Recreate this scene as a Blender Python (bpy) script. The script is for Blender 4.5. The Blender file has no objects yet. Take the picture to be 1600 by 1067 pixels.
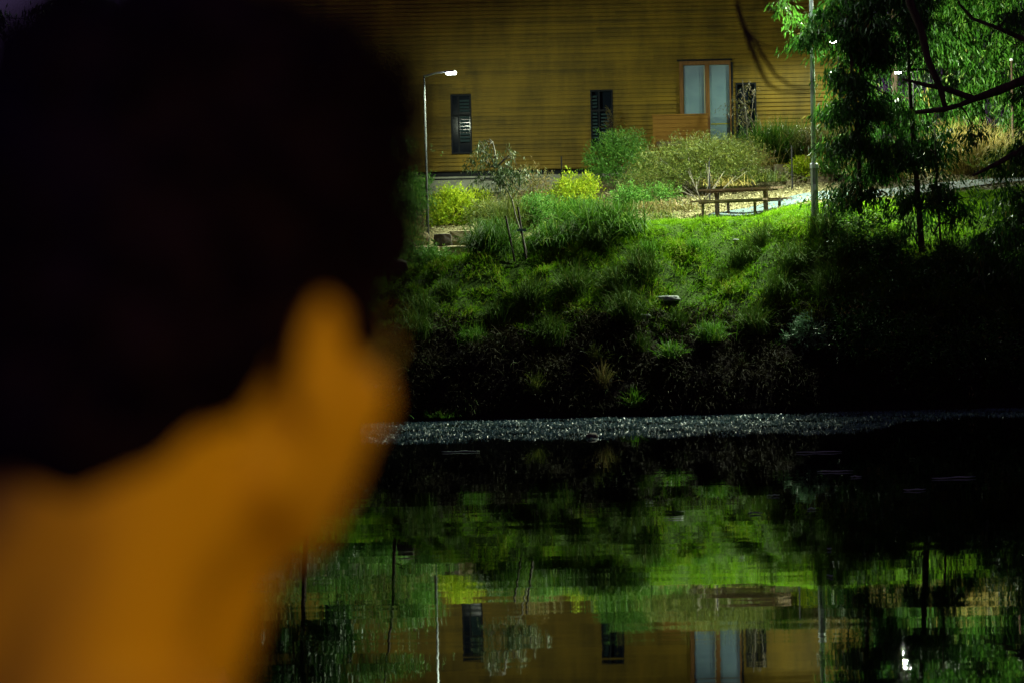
import bpy, bmesh, math, random
import numpy as np
from mathutils import Vector, Matrix

random.seed(7)
rng = np.random.default_rng(7)
scene = bpy.context.scene
col = scene.collection
R = math.radians

# ------------------------------------------------------------------ camera
F = 85.0 / 36.0 * 1600.0
HOR, CX, CY = 405.0, 800.0, 533.5
CAMZ = 3.8
pitch = math.atan((CY - HOR) / F)
roll = 0.022
Fw = Vector((0, math.cos(pitch), -math.sin(pitch)))
R0 = Vector((1, 0, 0)); U0 = Vector((0, math.sin(pitch), math.cos(pitch)))
CR = R0 * math.cos(roll) - U0 * math.sin(roll)
CU = U0 * math.cos(roll) + R0 * math.sin(roll)
cam_d = bpy.data.cameras.new('camera'); cam = bpy.data.objects.new('camera', cam_d); col.objects.link(cam)
m = Matrix.Identity(4)
for i in range(3):
    m[i][0] = CR[i]; m[i][1] = CU[i]; m[i][2] = -Fw[i]
m[2][3] = CAMZ
cam.matrix_world = m
cam_d.lens = 85; cam_d.sensor_width = 36; cam_d.clip_end = 2000; cam_d.clip_start = 0.05
cam_d.dof.use_dof = True; cam_d.dof.focus_distance = 63; cam_d.dof.aperture_fstop = 3.7
scene.camera = cam

# ------------------------------------------------------------------ night sky, a trace of moonlight
world = bpy.data.worlds.new('World'); scene.world = world; world.use_nodes = True
wn = world.node_tree; bg = wn.nodes['Background']
sky = wn.nodes.new('ShaderNodeTexSky'); sky.sky_type = 'NISHITA'; sky.sun_disc = False
sky.sun_elevation = R(25); sky.sun_rotation = R(200)
tint = wn.nodes.new('ShaderNodeMix'); tint.data_type = 'RGBA'; tint.blend_type = 'MULTIPLY'; tint.inputs[0].default_value = 1; tint.inputs[7].default_value = (1.0, .5, 1.2, 1)
wn.links.new(sky.outputs[0], tint.inputs[6]); wn.links.new(tint.outputs[2], bg.inputs[0]); bg.inputs[1].default_value = 0.008
sun_d = bpy.data.lights.new('moon_light', 'SUN'); sun_d.energy = 0.004; sun_d.angle = R(0.5); sun_d.color = (0.8, 0.85, 1)
sun = bpy.data.objects.new('moon_light', sun_d); col.objects.link(sun)
sun.rotation_euler = (R(65), 0, R(-20))
scene.view_settings.view_transform = 'Standard'; scene.view_settings.look = 'None'
scene.view_settings.exposure = 0; scene.view_settings.gamma = 1
scene.cycles.use_denoising = True
scene.cycles.max_bounces = 5; scene.cycles.diffuse_bounces = 2; scene.cycles.glossy_bounces = 3
scene.cycles.transmission_bounces = 3; scene.cycles.transparent_max_bounces = 4
scene.cycles.sample_clamp_indirect = 3
scene.cycles.caustics_reflective = False; scene.cycles.caustics_refractive = False

def P(px, py, D):
    d = Fw + CR * ((px - CX) / F) + CU * ((CY - py) / F)
    k = D / d.y
    return Vector((d.x * k, D, CAMZ + d.z * k))

def lamp_light(name, loc, power, color, target=None, cone=165, blend=0.35, size=0.12):
    l = bpy.data.lights.new(name, 'SPOT'); l.energy = power; l.color = color
    l.spot_size = R(cone); l.spot_blend = blend; l.shadow_soft_size = size
    o = bpy.data.objects.new(name, l); col.objects.link(o); o.location = loc
    d = (Vector(target) - Vector(loc)) if target is not None else Vector((0, 0, -1))
    o.rotation_euler = d.to_track_quat('-Z', 'Y').to_euler()
    return o

# the lit lamps: tall post by the table (head above the frame), three path lamps, sodium lamp on the near bank; plus an added pole fill
COOL = (0.88, 1.0, 0.72)
L_MAIN = P(1290, -60, 64.3)
L_POLE_FILL = P(1226, -75, 60.6)
L_LEFT = P(705, 114, 66)
L_PATH = P(1403, 113, 78)
L_FAR = P(1302, 65, 74)
lamp_light('tall_lamp_light', L_MAIN + Vector((0, 0, -0.12)), 18000, COOL, L_MAIN + Vector((-0.50, -0.10, -1)), 140, 0.6, 0.35)
lamp_light('pole_fill_light', L_POLE_FILL + Vector((0, 0, -0.12)), 420, COOL, P(1273, 200, 61.6), 34, 0.8)  # added fill that brightens the tall pole from the front
lamp_light('left_lamp_light', L_LEFT + Vector((0, 0, -0.12)), 1900, COOL, L_LEFT + Vector((0.25, 0.35, -1)), 172, 0.3)
lamp_light('path_lamp_light', L_PATH + Vector((0, 0, -0.12)), 4500, COOL, L_PATH + Vector((0.15, 0.1, -1)), 180, 0)
bpy.data.lights['path_lamp_light'].type = 'POINT'
lamp_light('far_lamp_light', L_FAR + Vector((0, 0, -0.12)), 600, COOL, L_FAR + Vector((0, 0.1, -1)), 172, 0.3)
lamp_light('sodium_lamp_light', (4.2, -4.6, 5.6), 860, (1.0, 0.57, 0.0), (-0.10, 1.08, 3.70), 5.4, 1.0, 0.06)

# ------------------------------------------------------------------ node helpers
def mat(name, base=(0.5, 0.5, 0.5), rough=0.7, **kw):
    mt = bpy.data.materials.new(name); mt.use_nodes = True
    b = mt.node_tree.nodes['Principled BSDF']
    b.inputs['Base Color'].default_value = (*base, 1); b.inputs['Roughness'].default_value = rough
    b.inputs['Specular IOR Level'].default_value = kw.get('spec', 0.4)
    b.inputs['Metallic'].default_value = kw.get('metal', 0)
    return mt

def N(mt, t, **kw):
    n = mt.node_tree.nodes.new(t)
    for k, v in kw.items(): setattr(n, k, v)
    return n
def L(mt, a, b): mt.node_tree.links.new(a, b)

def noise_mat(name, c1, c2, scale=3, rough=0.8, stretch=(1, 1, 1), bump=0.0, detail=6, lo=0.35, hi=0.65, spec=0.3, metal=0):
    mt = mat(name, c1, rough, spec=spec, metal=metal)
    b = mt.node_tree.nodes['Principled BSDF']
    tc = N(mt, 'ShaderNodeTexCoord'); mp = N(mt, 'ShaderNodeMapping'); mp.inputs['Scale'].default_value = stretch
    L(mt, tc.outputs['Object'], mp.inputs[0])
    nz = N(mt, 'ShaderNodeTexNoise'); nz.inputs['Scale'].default_value = scale; nz.inputs['Detail'].default_value = detail
    L(mt, mp.outputs[0], nz.inputs['Vector'])
    rp = N(mt, 'ShaderNodeValToRGB'); rp.color_ramp.elements[0].position = lo; rp.color_ramp.elements[1].position = hi
    rp.color_ramp.elements[0].color = (*c1, 1); rp.color_ramp.elements[1].color = (*c2, 1)
    L(mt, nz.outputs[0], rp.inputs[0]); L(mt, rp.outputs[0], b.inputs['Base Color'])
    if bump:
        bp = N(mt, 'ShaderNodeBump'); bp.inputs['Strength'].default_value = 0.8; bp.inputs['Distance'].default_value = bump
        L(mt, nz.outputs[0], bp.inputs['Height']); L(mt, bp.outputs[0], b.inputs['Normal'])
    return mt

def leaf_mat(name, stops, rough=0.45, trans=0.35, spec=0.4):
    """stops: list of (pos, colour) along the per-leaf 'var' attribute"""
    mt = mat(name, stops[0][1], rough, spec=spec)
    nt = mt.node_tree; b = nt.nodes['Principled BSDF']; out = nt.nodes['Material Output']
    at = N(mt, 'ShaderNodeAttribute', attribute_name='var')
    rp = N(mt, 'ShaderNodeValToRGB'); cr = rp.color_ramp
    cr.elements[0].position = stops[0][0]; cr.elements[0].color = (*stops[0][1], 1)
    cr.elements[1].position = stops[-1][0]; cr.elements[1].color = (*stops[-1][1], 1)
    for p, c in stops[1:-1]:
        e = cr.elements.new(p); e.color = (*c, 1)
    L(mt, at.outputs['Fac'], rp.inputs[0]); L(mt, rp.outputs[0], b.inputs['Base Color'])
    tr = N(mt, 'ShaderNodeBsdfTranslucent'); L(mt, rp.outputs[0], tr.inputs[0])
    mx = N(mt, 'ShaderNodeMixShader'); mx.inputs[0].default_value = trans
    L(mt, b.outputs[0], mx.inputs[1]); L(mt, tr.outputs[0], mx.inputs[2]); L(mt, mx.outputs[0], out.inputs[0])
    return mt

# ------------------------------------------------------------------ object helpers
def tag(o, label=None, cat=None, group=None, kind=None):
    if label: o['label'] = label
    if cat: o['category'] = cat
    if group: o['group'] = group
    if kind: o['kind'] = kind
    return o

def empty(name, loc=(0, 0, 0), rz=0):
    o = bpy.data.objects.new(name, None); col.objects.link(o); o.location = loc; o.rotation_euler = (0, 0, rz)
    o.empty_display_size = 0.2
    return o

def mk(name, V, Fc, material, parent=None, var=None, smooth=False):
    me = bpy.data.meshes.new(name)
    if isinstance(Fc, np.ndarray):
        V = np.asarray(V, dtype=np.float32); k = Fc.shape[1]
        me.vertices.add(len(V)); me.vertices.foreach_set('co', V.ravel())
        me.loops.add(Fc.size); me.loops.foreach_set('vertex_index', Fc.astype(np.int32).ravel())
        me.polygons.add(len(Fc)); me.polygons.foreach_set('loop_start', np.arange(0, Fc.size, k, dtype=np.int32))
        me.update(calc_edges=True)
    else:
        me.from_pydata([tuple(v) for v in V], [], [tuple(f) for f in Fc]); me.update()
    if var is not None:
        a = me.attributes.new('var', 'FLOAT', 'POINT'); a.data.foreach_set('value', np.asarray(var, dtype=np.float32))
    if smooth: me.polygons.foreach_set('use_smooth', [True] * len(me.polygons))
    me.materials.append(material)
    o = bpy.data.objects.new(name, me); col.objects.link(o)
    if parent is not None: o.parent = parent
    return o

class MB:
    def __init__(s): s.v = []; s.f = []
    def box(s, c, d, rot=None, taper=1.0, bev=0.0):
        i = len(s.v); c = Vector(c); hx, hy, hz = d[0] / 2, d[1] / 2, d[2] / 2
        b = min(bev, hx * .9, hy * .9)
        ring = [(-hx + b, -hy), (hx - b, -hy), (hx, -hy + b), (hx, hy - b), (hx - b, hy), (-hx + b, hy), (-hx, hy - b), (-hx, -hy + b)] if b > 0 else \
               [(-hx, -hy), (hx, -hy), (hx, hy), (-hx, hy)]
        n = len(ring)
        for z, k in ((-hz, 1), (hz, taper)):
            for x, y in ring:
                p = Vector((x * k, y * k, z))
                if rot is not None: p = rot @ p
                s.v.append(c + p)
        for j in range(n): s.f.append((i + j, i + (j + 1) % n, i + n + (j + 1) % n, i + n + j))
        s.f.append(tuple(i + n + j for j in range(n))); s.f.append(tuple(i + n - 1 - j for j in range(n)))
        return s
    def tube(s, pts, rad, n=8):
        pts = [Vector(p) for p in pts]
        if not hasattr(rad, '__len__'): rad = [rad] * len(pts)
        i0 = len(s.v); up = Vector((0.13, 0.21, 0.97))
        for k, p in enumerate(pts):
            t = (pts[min(k + 1, len(pts) - 1)] - pts[max(k - 1, 0)]).normalized()
            a = t.cross(up)
            if a.length < 0.2: a = t.cross(Vector((1, 0, 0)))
            a.normalize(); b = t.cross(a)
            for j in range(n):
                w = 2 * math.pi * j / n
                s.v.append(p + (a * math.cos(w) + b * math.sin(w)) * rad[k])
        for k in range(len(pts) - 1):
            for j in range(n):
                q = i0 + k * n
                s.f.append((q + j, q + (j + 1) % n, q + n + (j + 1) % n, q + n + j))
        s.f.append(tuple(i0 + n - 1 - j for j in range(n)))
        q = i0 + (len(pts) - 1) * n; s.f.append(tuple(q + j for j in range(n)))
        return s
    def build(s, name, material, parent=None, smooth=False, off=None):
        v = s.v if off is None else [p - off for p in s.v]
        return mk(name, v, s.f, material, parent, None, smooth)

def unit(a): return a / np.maximum(np.linalg.norm(a, axis=1, keepdims=True), 1e-9)

def leaves(base, d, length, width, jitter_side=True):
    """kite leaves: base (n,3), direction d (n,3). Returns V, F"""
    n = len(base); d = unit(d)
    rnd = rng.normal(size=(n, 3)); side = unit(np.cross(d, rnd)); nrm = np.cross(side, d)
    length = np.broadcast_to(length, n)[:, None]; width = np.broadcast_to(width, n)[:, None]
    mid = base + d * length * 0.45 + nrm * length * 0.08
    V = np.stack([base, mid - side * width * .5, base + d * length, mid + side * width * .5], 1).reshape(-1, 3)
    Fc = np.arange(4 * n).reshape(n, 4)
    return V, Fc

def blades(base, d0, length, width, droop):
    """two-segment drooping strips; droop bends the tip down"""
    n = len(base); d0 = unit(d0); length = np.broadcast_to(length, n)[:, None]; width = np.broadcast_to(width, n)[:, None]
    droop = np.broadcast_to(droop, n)[:, None]
    side = unit(np.cross(d0, rng.normal(size=(n, 3)) + np.array([0, 0, .01])))
    d1 = unit(d0 + np.array([0, 0, -1]) * droop * .5); d2 = unit(d1 + np.array([0, 0, -1]) * droop)
    p1 = base + d0 * length * .38; p2 = p1 + d1 * length * .34; p3 = p2 + d2 * length * .28
    w = side * width * .5
    V = np.stack([base - w, base + w, p1 - w * .95, p1 + w * .95, p2 - w * .7, p2 + w * .7, p3 - w * .1, p3 + w * .1], 1).reshape(-1, 3)
    q = (np.arange(n) * 8)[:, None]
    Fc = np.concatenate([q + np.array([[0, 1, 3, 2]]), q + np.array([[2, 3, 5, 4]]), q + np.array([[4, 5, 7, 6]])], 0)
    return V, Fc

# ------------------------------------------------------------------ materials
M = {}
M['grass'] = leaf_mat('grass_blades', [(0, (.06, .17, .004)), (.5, (.12, .28, .005)), (.8, (.19, .29, .012)), (1, (.26, .26, .05))], .7, .3, .12)
M['lawn'] = leaf_mat('lawn_blades', [(0, (.09, .21, .004)), (.5, (.16, .34, .008)), (1, (.26, .42, .02))], .7, .3, .12)
M['tussock'] = leaf_mat('tussock_blades', [(0, (.04, .13, .008)), (.6, (.09, .24, .015)), (1, (.24, .30, .04))], .6, .3, .15)
M['strap'] = leaf_mat('strappy_blades', [(0, (.025, .08, .005)), (.6, (.06, .16, .01)), (1, (.17, .24, .03))], .6, .3, .12)
M['darktuss'] = leaf_mat('old_tussock_blades', [(0, (.025, .07, .006)), (.6, (.06, .12, .012)), (1, (.12, .13, .03))], .7, .2, .1)
M['weeds'] = leaf_mat('dark_weed_blades', [(0, (.012, .013, .005)), (.75, (.035, .030, .010)), (1, (.05, .09, .02))], .7, .1, .1)
M['straw'] = leaf_mat('dry_grass_blades', [(0, (.16, .16, .03)), (.5, (.40, .32, .09)), (1, (.55, .44, .17))], .6, .3)
M['lime'] = leaf_mat('lime_leaves', [(0, (.13, .25, .008)), (.5, (.30, .41, .015)), (1, (.56, .60, .04))], .5, .4, .2)
M['mid'] = leaf_mat('mid_green_leaves', [(0, (.04, .12, .010)), (.6, (.08, .22, .03)), (1, (.20, .32, .05))], .5, .3, .25)
M['olive'] = leaf_mat('feathery_olive_leaves', [(0, (.04, .07, .010)), (.5, (.10, .14, .02)), (1, (.26, .27, .05))], .5, .35)
M['brown'] = leaf_mat('brown_green_leaves', [(0, (.08, .10, .02)), (.5, (.16, .14, .04)), (1, (.30, .20, .08))], .5, .3)
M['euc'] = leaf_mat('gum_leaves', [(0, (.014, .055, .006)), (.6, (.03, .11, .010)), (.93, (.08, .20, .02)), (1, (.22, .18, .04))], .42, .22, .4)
M['eucpale'] = leaf_mat('pale_gum_leaves', [(0, (.02, .08, .008)), (.45, (.05, .18, .015)), (.8, (.14, .32, .04)), (1, (.36, .48, .14))], .42, .3, .35)
M['sap'] = leaf_mat('sapling_leaves', [(0, (.05, .10, .03)), (.55, (.10, .16, .06)), (.75, (.24, .26, .08)), (1, (.45, .36, .16))], .45, .25)
M['silver'] = leaf_mat('silvery_leaves', [(0, (.06, .16, .06)), (1, (.20, .36, .20))], .35, .2)
M['bark'] = noise_mat('dark_bark', (.035, .022, .016), (.09, .06, .045), 9, .9, (1, 1, .2), .01)
M['palebark'] = noise_mat('pale_bark', (.16, .15, .12), (.34, .32, .26), 12, .8, (1, 1, .3), .004)
M['darkbark2'] = noise_mat('grey_twig_bark', (.07, .06, .05), (.16, .14, .11), 12, .8, (1, 1, .3), .004)
M['soil'] = noise_mat('bank_soil', (.010, .006, .005), (.035, .018, .012), 3, .95, (1, 1, 1), .05)
M['rock'] = noise_mat('sandstone', (.16, .13, .08), (.34, .28, .17), 4, .85, (1, 1, 2.5), .02)
M['darkrock'] = noise_mat('dark_stone', (.03, .026, .024), (.10, .08, .07), 5, .8, (1, 1, 1), .02)
M['paleroc'] = noise_mat('pale_stone', (.12, .14, .14), (.3, .32, .32), 6, .7, (1, 1, 1), .02)
M['galv'] = noise_mat('galvanised_steel', (.55, .60, .62), (.75, .80, .82), 14, .5, (1, 1, .3), 0, spec=.5, metal=0)
M['painted'] = noise_mat('green_grey_post_paint', (.26, .30, .28), (.40, .42, .36), 10, .5, (1, 1, .3))
M['postgrey'] = noise_mat('grey_post_paint', (.07, .08, .08), (.12, .13, .13), 10, .6, (1, 1, .3))
M['timber'] = noise_mat('weathered_timber', (.10, .065, .04), (.22, .15, .10), 8, .8, (.3, 6, 6), .003)
M['darksteel'] = noise_mat('rusty_steel', (.06, .045, .035), (.14, .09, .06), 20, .6)
M['black'] = mat('black_plastic', (.012, .012, .014), .4)
M['matte'] = mat('matt_black_paint', (.003, .003, .003), 1, spec=0)
M['concrete'] = noise_mat('grey_concrete', (.30, .32, .24), (.44, .46, .36), 2.5, .85, (1, 1, 2), .004)
M['frame'] = noise_mat('stained_door_frame', (.17, .085, .02), (.26, .13, .035), 6, .5, (3, 3, .5))
M['winframe'] = mat('dark_window_frame', (.006, .010, .014), .6, spec=.2)
M['asphalt'] = noise_mat('path_concrete', (.06, .09, .10), (.09, .13, .135), 5, .85, (1, 1, 1), .003)
M['tie'] = mat('green_tie', (.12, .35, .22), .6)

gl = mat('dark_window_glass', (.010, .016, .026), .08, spec=.03); M['glass'] = gl
M['louvre'] = mat('louvre_glass', (.045, .085, .09), .5, spec=.25)
M['lit_pane'] = noise_mat('door_glass_painted_bright', (.17, .29, .36), (.23, .37, .44), .9, .18, (1, 1, 2), 0, spec=.6)  # door glass: its brightness is put into the base colour
M['tape'] = mat('yellow_glazing_tape', (.45, .45, .03), .5)

def emis(name, c, s):
    mt = bpy.data.materials.new(name); mt.use_nodes = True; nt = mt.node_tree; nt.nodes.remove(nt.nodes['Principled BSDF'])
    e = nt.nodes.new('ShaderNodeEmission'); e.inputs[0].default_value = (*c, 1); e.inputs[1].default_value = s
    nt.links.new(e.outputs[0], nt.nodes['Material Output'].inputs[0]); return mt
M['led'] = emis('led_panel', (.9, 1, .95), 45)

# wall boards: each course its own tone, long vertical weather streaks
def board_mat(name, c1, c2, pitch_m, zoff=0):
    mt = mat(name, c1, .62, spec=.3); nt = mt.node_tree; b = nt.nodes['Principled BSDF']
    tc = N(mt, 'ShaderNodeTexCoord'); sx = N(mt, 'ShaderNodeSeparateXYZ'); L(mt, tc.outputs['Object'], sx.inputs[0])
    dv = N(mt, 'ShaderNodeMath', operation='DIVIDE'); dv.inputs[1].default_value = pitch_m; L(mt, sx.outputs['Z'], dv.inputs[0])
    fl = N(mt, 'ShaderNodeMath', operation='FLOOR'); L(mt, dv.outputs[0], fl.inputs[0])
    wn1 = N(mt, 'ShaderNodeTexWhiteNoise', noise_dimensions='1D'); L(mt, fl.outputs[0], wn1.inputs['W'])
    # boards butt at random x
    ad = N(mt, 'ShaderNodeMath', operation='MULTIPLY_ADD'); L(mt, wn1.outputs['Value'], ad.inputs[0]); ad.inputs[1].default_value = 4.2; L(mt, sx.outputs['X'], ad.inputs[2])
    d2 = N(mt, 'ShaderNodeMath', operation='DIVIDE'); d2.inputs[1].default_value = 4.2; L(mt, ad.outputs[0], d2.inputs[0])
    f2 = N(mt, 'ShaderNodeMath', operation='FLOOR'); L(mt, d2.outputs[0], f2.inputs[0])
    cb = N(mt, 'ShaderNodeCombineXYZ'); L(mt, fl.outputs[0], cb.inputs[0]); L(mt, f2.outputs[0], cb.inputs[1])
    wn2 = N(mt, 'ShaderNodeTexWhiteNoise', noise_dimensions='2D'); L(mt, cb.outputs[0], wn2.inputs['Vector'])
    mp = N(mt, 'ShaderNodeMapping'); mp.inputs['Scale'].default_value = (.7, .7, .22); L(mt, tc.outputs['Object'], mp.inputs[0])
    nz = N(mt, 'ShaderNodeTexNoise'); nz.inputs['Roughness'].default_value = .65; nz.inputs['Scale'].default_value = 1.6; nz.inputs['Detail'].default_value = 5; L(mt, mp.outputs[0], nz.inputs['Vector'])
    mp2 = N(mt, 'ShaderNodeMapping'); mp2.inputs['Scale'].default_value = (2, 2, 30); L(mt, tc.outputs['Object'], mp2.inputs[0])
    nz2 = N(mt, 'ShaderNodeTexNoise'); nz2.inputs['Scale'].default_value = 2; nz2.inputs['Detail'].default_value = 4; L(mt, mp2.outputs[0], nz2.inputs['Vector'])
    m1 = N(mt, 'ShaderNodeMath', operation='MULTIPLY_ADD'); m1.inputs[1].default_value = .28; L(mt, wn2.outputs['Value'], m1.inputs[0])
    m2 = N(mt, 'ShaderNodeMath', operation='MULTIPLY_ADD'); m2.inputs[1].default_value = 1.5; m2.inputs[2].default_value = -.52; L(mt, nz.outputs[0], m2.inputs[0]); L(mt, m2.outputs[0], m1.inputs[2])
    m3 = N(mt, 'ShaderNodeMath', operation='MULTIPLY_ADD'); m3.inputs[1].default_value = .4; L(mt, nz2.outputs[0], m3.inputs[0]); L(mt, m1.outputs[0], m3.inputs[2])
    rp = N(mt, 'ShaderNodeValToRGB'); rp.color_ramp.elements[0].position = .2; rp.color_ramp.elements[1].position = .95
    rp.color_ramp.elements[0].color = (*c1, 1); rp.color_ramp.elements[1].color = (*c2, 1)
    L(mt, m3.outputs[0], rp.inputs[0]); L(mt, rp.outputs[0], b.inputs['Base Color'])
    return mt
M['boards'] = board_mat('stained_wall_boards', (.095, .070, .006), (.35, .228, .014), .13)
M['boards2'] = board_mat('fresh_boards', (.30, .15, .02), (.42, .22, .03), .13)

# ------------------------------------------------------------------ terrain of the far bank
ST = {  # px station -> (distance, picture height) profile from cliff top back
    200: [(58.4, 560), (62.5, 470), (66, 430), (70, 390), (74, 350), (77.3, 330)],
    600: [(58.4, 560), (62.0, 455), (66, 410), (70, 365), (74, 325), (77.3, 310)],
    700: [(58.4, 555), (61.5, 420), (64, 400), (68, 360), (74, 318), (77.3, 303)],
    850: [(58.4, 560), (62.0, 387), (64, 374), (70, 335), (74, 312), (77.3, 298)],
    1000: [(58.4, 565), (62.5, 355), (65, 346), (70, 316), (74, 290), (77.3, 270)],
    1150: [(58.4, 565), (63.0, 345), (65.6, 341.5), (68, 322), (72, 292), (77.3, 262)],
    1290: [(58.4, 565), (61, 380), (62.6, 324), (66, 312), (70, 292), (77.3, 255)],
    1400: [(58.4, 560), (61, 400), (63, 332), (67, 308), (72, 284), (82, 255)],
    1600: [(58.4, 560), (61, 410), (64, 326), (70, 288), (80, 266), (92, 254)],
    1900: [(58.4, 560), (61, 410), (64, 326), (70, 288), (80, 266), (92, 254)],
}
SX = sorted(ST)
DG = np.concatenate([[30, 54, 56.6, 57.2, 57.5, 57.9], np.arange(58.4, 79, .2), [81, 84, 88, 94, 110, 160, 300]])
prof = []
for s in SX:
    pd = [30, 54, 57.0, 57.6, 57.9]; pz = [-2.5, -1.2, -.35, .25, .8]
    for d, y in ST[s]:
        pd.append(d); pz.append(P(s, y, d).z)
    pd += [110, 300]; pz += [pz[-1] + .6, pz[-1] + 1.5]
    prof.append(np.interp(DG, pd, pz))
prof = np.array(prof)
def hsh(x, y):
    return (np.sin(x * 1.7 + y * 2.3) + np.sin(x * 3.1 - y * 1.9 + 1.3) + np.sin(x * 5.3 + y * 4.7 + .7) * .6 + np.sin(-x * 7.9 + y * 6.1) * .4) / 3
def gz(X, Y, lump=True):
    X = np.asarray(X, float); Y = np.asarray(Y, float)
    px = X / Y * F + 800
    z = np.zeros(np.broadcast(X, Y).shape)
    pxc = np.clip(px, SX[0], SX[-1]); k = np.clip(np.searchsorted(SX, pxc, side='right') - 1, 0, len(SX) - 2)
    sx = np.array(SX); t = (pxc - sx[k]) / (sx[k + 1] - sx[k]); t = t * t * (3 - 2 * t)
    zi = np.array([np.interp(Y, DG, prof[i]) for i in range(len(SX))])
    idx = np.indices(z.shape)
    z = zi[(k, *idx)] * (1 - t) + zi[(k + 1, *idx)] * t
    if lump:
        bankm = np.clip((Y - 57.3) / .8, 0, 1) * np.clip((63.2 - Y) / 1.2, 0, 1)
        z = z + bankm * (hsh(X * .8, Y) * .17 + hsh(X * .45 + 3, Y * .6) * .14 + hsh((X * .62 - Y * .78) * 1.7, (X * .78 + Y * .62) * .4) * .20) + np.clip((Y - 57.3), 0, 1) * .02 * hsh(X * 3, Y * 3)
    return z
def G(px, D, lump=True):
    p = P(px, 400, D); X = p.x; return Vector((X, D, float(gz(np.array([X]), np.array([float(D)]), lump)[0])))

crest = lambda px: np.interp(px, [200, 600, 640, 700, 850, 1000, 1150, 1290, 1400, 1600], [69, 67.5, 65.5, 63.2, 64, 64.4, 64.6, 63.8, 66, 69])

pxs = np.concatenate([np.linspace(-2200, 450, 60), np.linspace(455, 1700, 560), np.linspace(1715, 3800, 60)])
PXg, Dg = np.meshgrid(pxs, DG)
Xg = (PXg - 800) / F * Dg
Zg = gz(Xg, Dg)
nr, nc = Zg.shape
V = np.stack([Xg, Dg, Zg], -1).reshape(-1, 3)
ii = np.arange(nr * nc).reshape(nr, nc)
Fc = np.stack([ii[:-1, :-1], ii[:-1, 1:], ii[1:, 1:], ii[1:, :-1]], -1).reshape(-1, 4)
# zone: 0 soil cliff, .5 grass, 1 mulch
cr_ = crest(PXg)
zone = np.where(Zg < 2.0 + .5 * hsh(Xg * .9, Dg), 0.0, np.where(Dg < cr_, .5, 1.0)).ravel()
tm = mat('bank_ground', (.05, .05, .03), .95, spec=.15)
b = tm.node_tree.nodes['Principled BSDF']
at = N(tm, 'ShaderNodeAttribute', attribute_name='var')
tc = N(tm, 'ShaderNodeTexCoord')
def ramp(mt, src, stops):
    r = N(mt, 'ShaderNodeValToRGB'); r.color_ramp.elements[0].position = stops[0][0]; r.color_ramp.elements[0].color = (*stops[0][1], 1)
    r.color_ramp.elements[1].position = stops[-1][0]; r.color_ramp.elements[1].color = (*stops[-1][1], 1)
    for p_, c_ in stops[1:-1]: e = r.color_ramp.elements.new(p_); e.color = (*c_, 1)
    L(mt, src, r.inputs[0]); return r
nz = N(tm, 'ShaderNodeTexNoise'); nz.inputs['Scale'].default_value = 14; nz.inputs['Detail'].default_value = 8; nz.inputs['Roughness'].default_value = .7; L(tm, tc.outputs['Object'], nz.inputs['Vector'])
nzb = N(tm, 'ShaderNodeTexNoise'); nzb.inputs['Scale'].default_value = 1.2; nzb.inputs['Detail'].default_value = 5; L(tm, tc.outputs['Object'], nzb.inputs['Vector'])
r_soil = ramp(tm, nz.outputs[0], [(.3, (.004, .003, .003)), (.7, (.018, .010, .008))])
r_grass = ramp(tm, nz.outputs[0], [(.3, (.015, .035, .004)), (.7, (.05, .10, .008))])
r_mul = ramp(tm, nz.outputs[0], [(.35, (.07, .065, .03)), (.5, (.16, .145, .07)), (.68, (.30, .27, .15))])
mA = N(tm, 'ShaderNodeMix', data_type='RGBA'); mB = N(tm, 'ShaderNodeMix', data_type='RGBA')
s1 = ramp(tm, at.outputs['Fac'], [(.15, (0, 0, 0)), (.4, (1, 1, 1))]); s2 = ramp(tm, at.outputs['Fac'], [(.6, (0, 0, 0)), (.9, (1, 1, 1))])
L(tm, s1.outputs[0], mA.inputs[0]); L(tm, r_soil.outputs[0], mA.inputs[6]); L(tm, r_grass.outputs[0], mA.inputs[7])
L(tm, s2.outputs[0], mB.inputs[0]); L(tm, mA.outputs[2], mB.inputs[6]); L(tm, r_mul.outputs[0], mB.inputs[7])
L(tm, mB.outputs[2], b.inputs['Base Color'])
bp = N(tm, 'ShaderNodeBump'); bp.inputs['Strength'].default_value = 1; bp.inputs['Distance'].default_value = .04; L(tm, nz.outputs[0], bp.inputs['Height']); L(tm, bp.outputs[0], b.inputs['Normal'])
tag(mk('far_bank_ground', V, Fc, tm, None, zone, True), kind='structure')

# near bank under the person and the camera
xs = np.linspace(-60, 60, 61); ys = np.array([-80, -30, -10, 0, 2.5, 4, 5, 6, 7, 9, 14])
zs = np.array([2.6, 2.4, 2.25, 2.16, 2.12, 1.8, 1.3, .7, .1, -.8, -2.3])
Xn, Yn = np.meshgrid(xs, ys); Zn = zs[:, None] + hsh(Xn, Yn) * .05
ii = np.arange(Xn.size).reshape(Xn.shape)
Fn = np.stack([ii[:-1, :-1], ii[:-1, 1:], ii[1:, 1:], ii[1:, :-1]], -1).reshape(-1, 4)
tag(mk('near_bank_ground', np.stack([Xn, Yn, Zn], -1).reshape(-1, 3), Fn, noise_mat('near_bank_soil', (.02, .022, .012), (.05, .06, .02), 4, .95, (1, 1, 1), .02), None, None, True), kind='structure')

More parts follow.
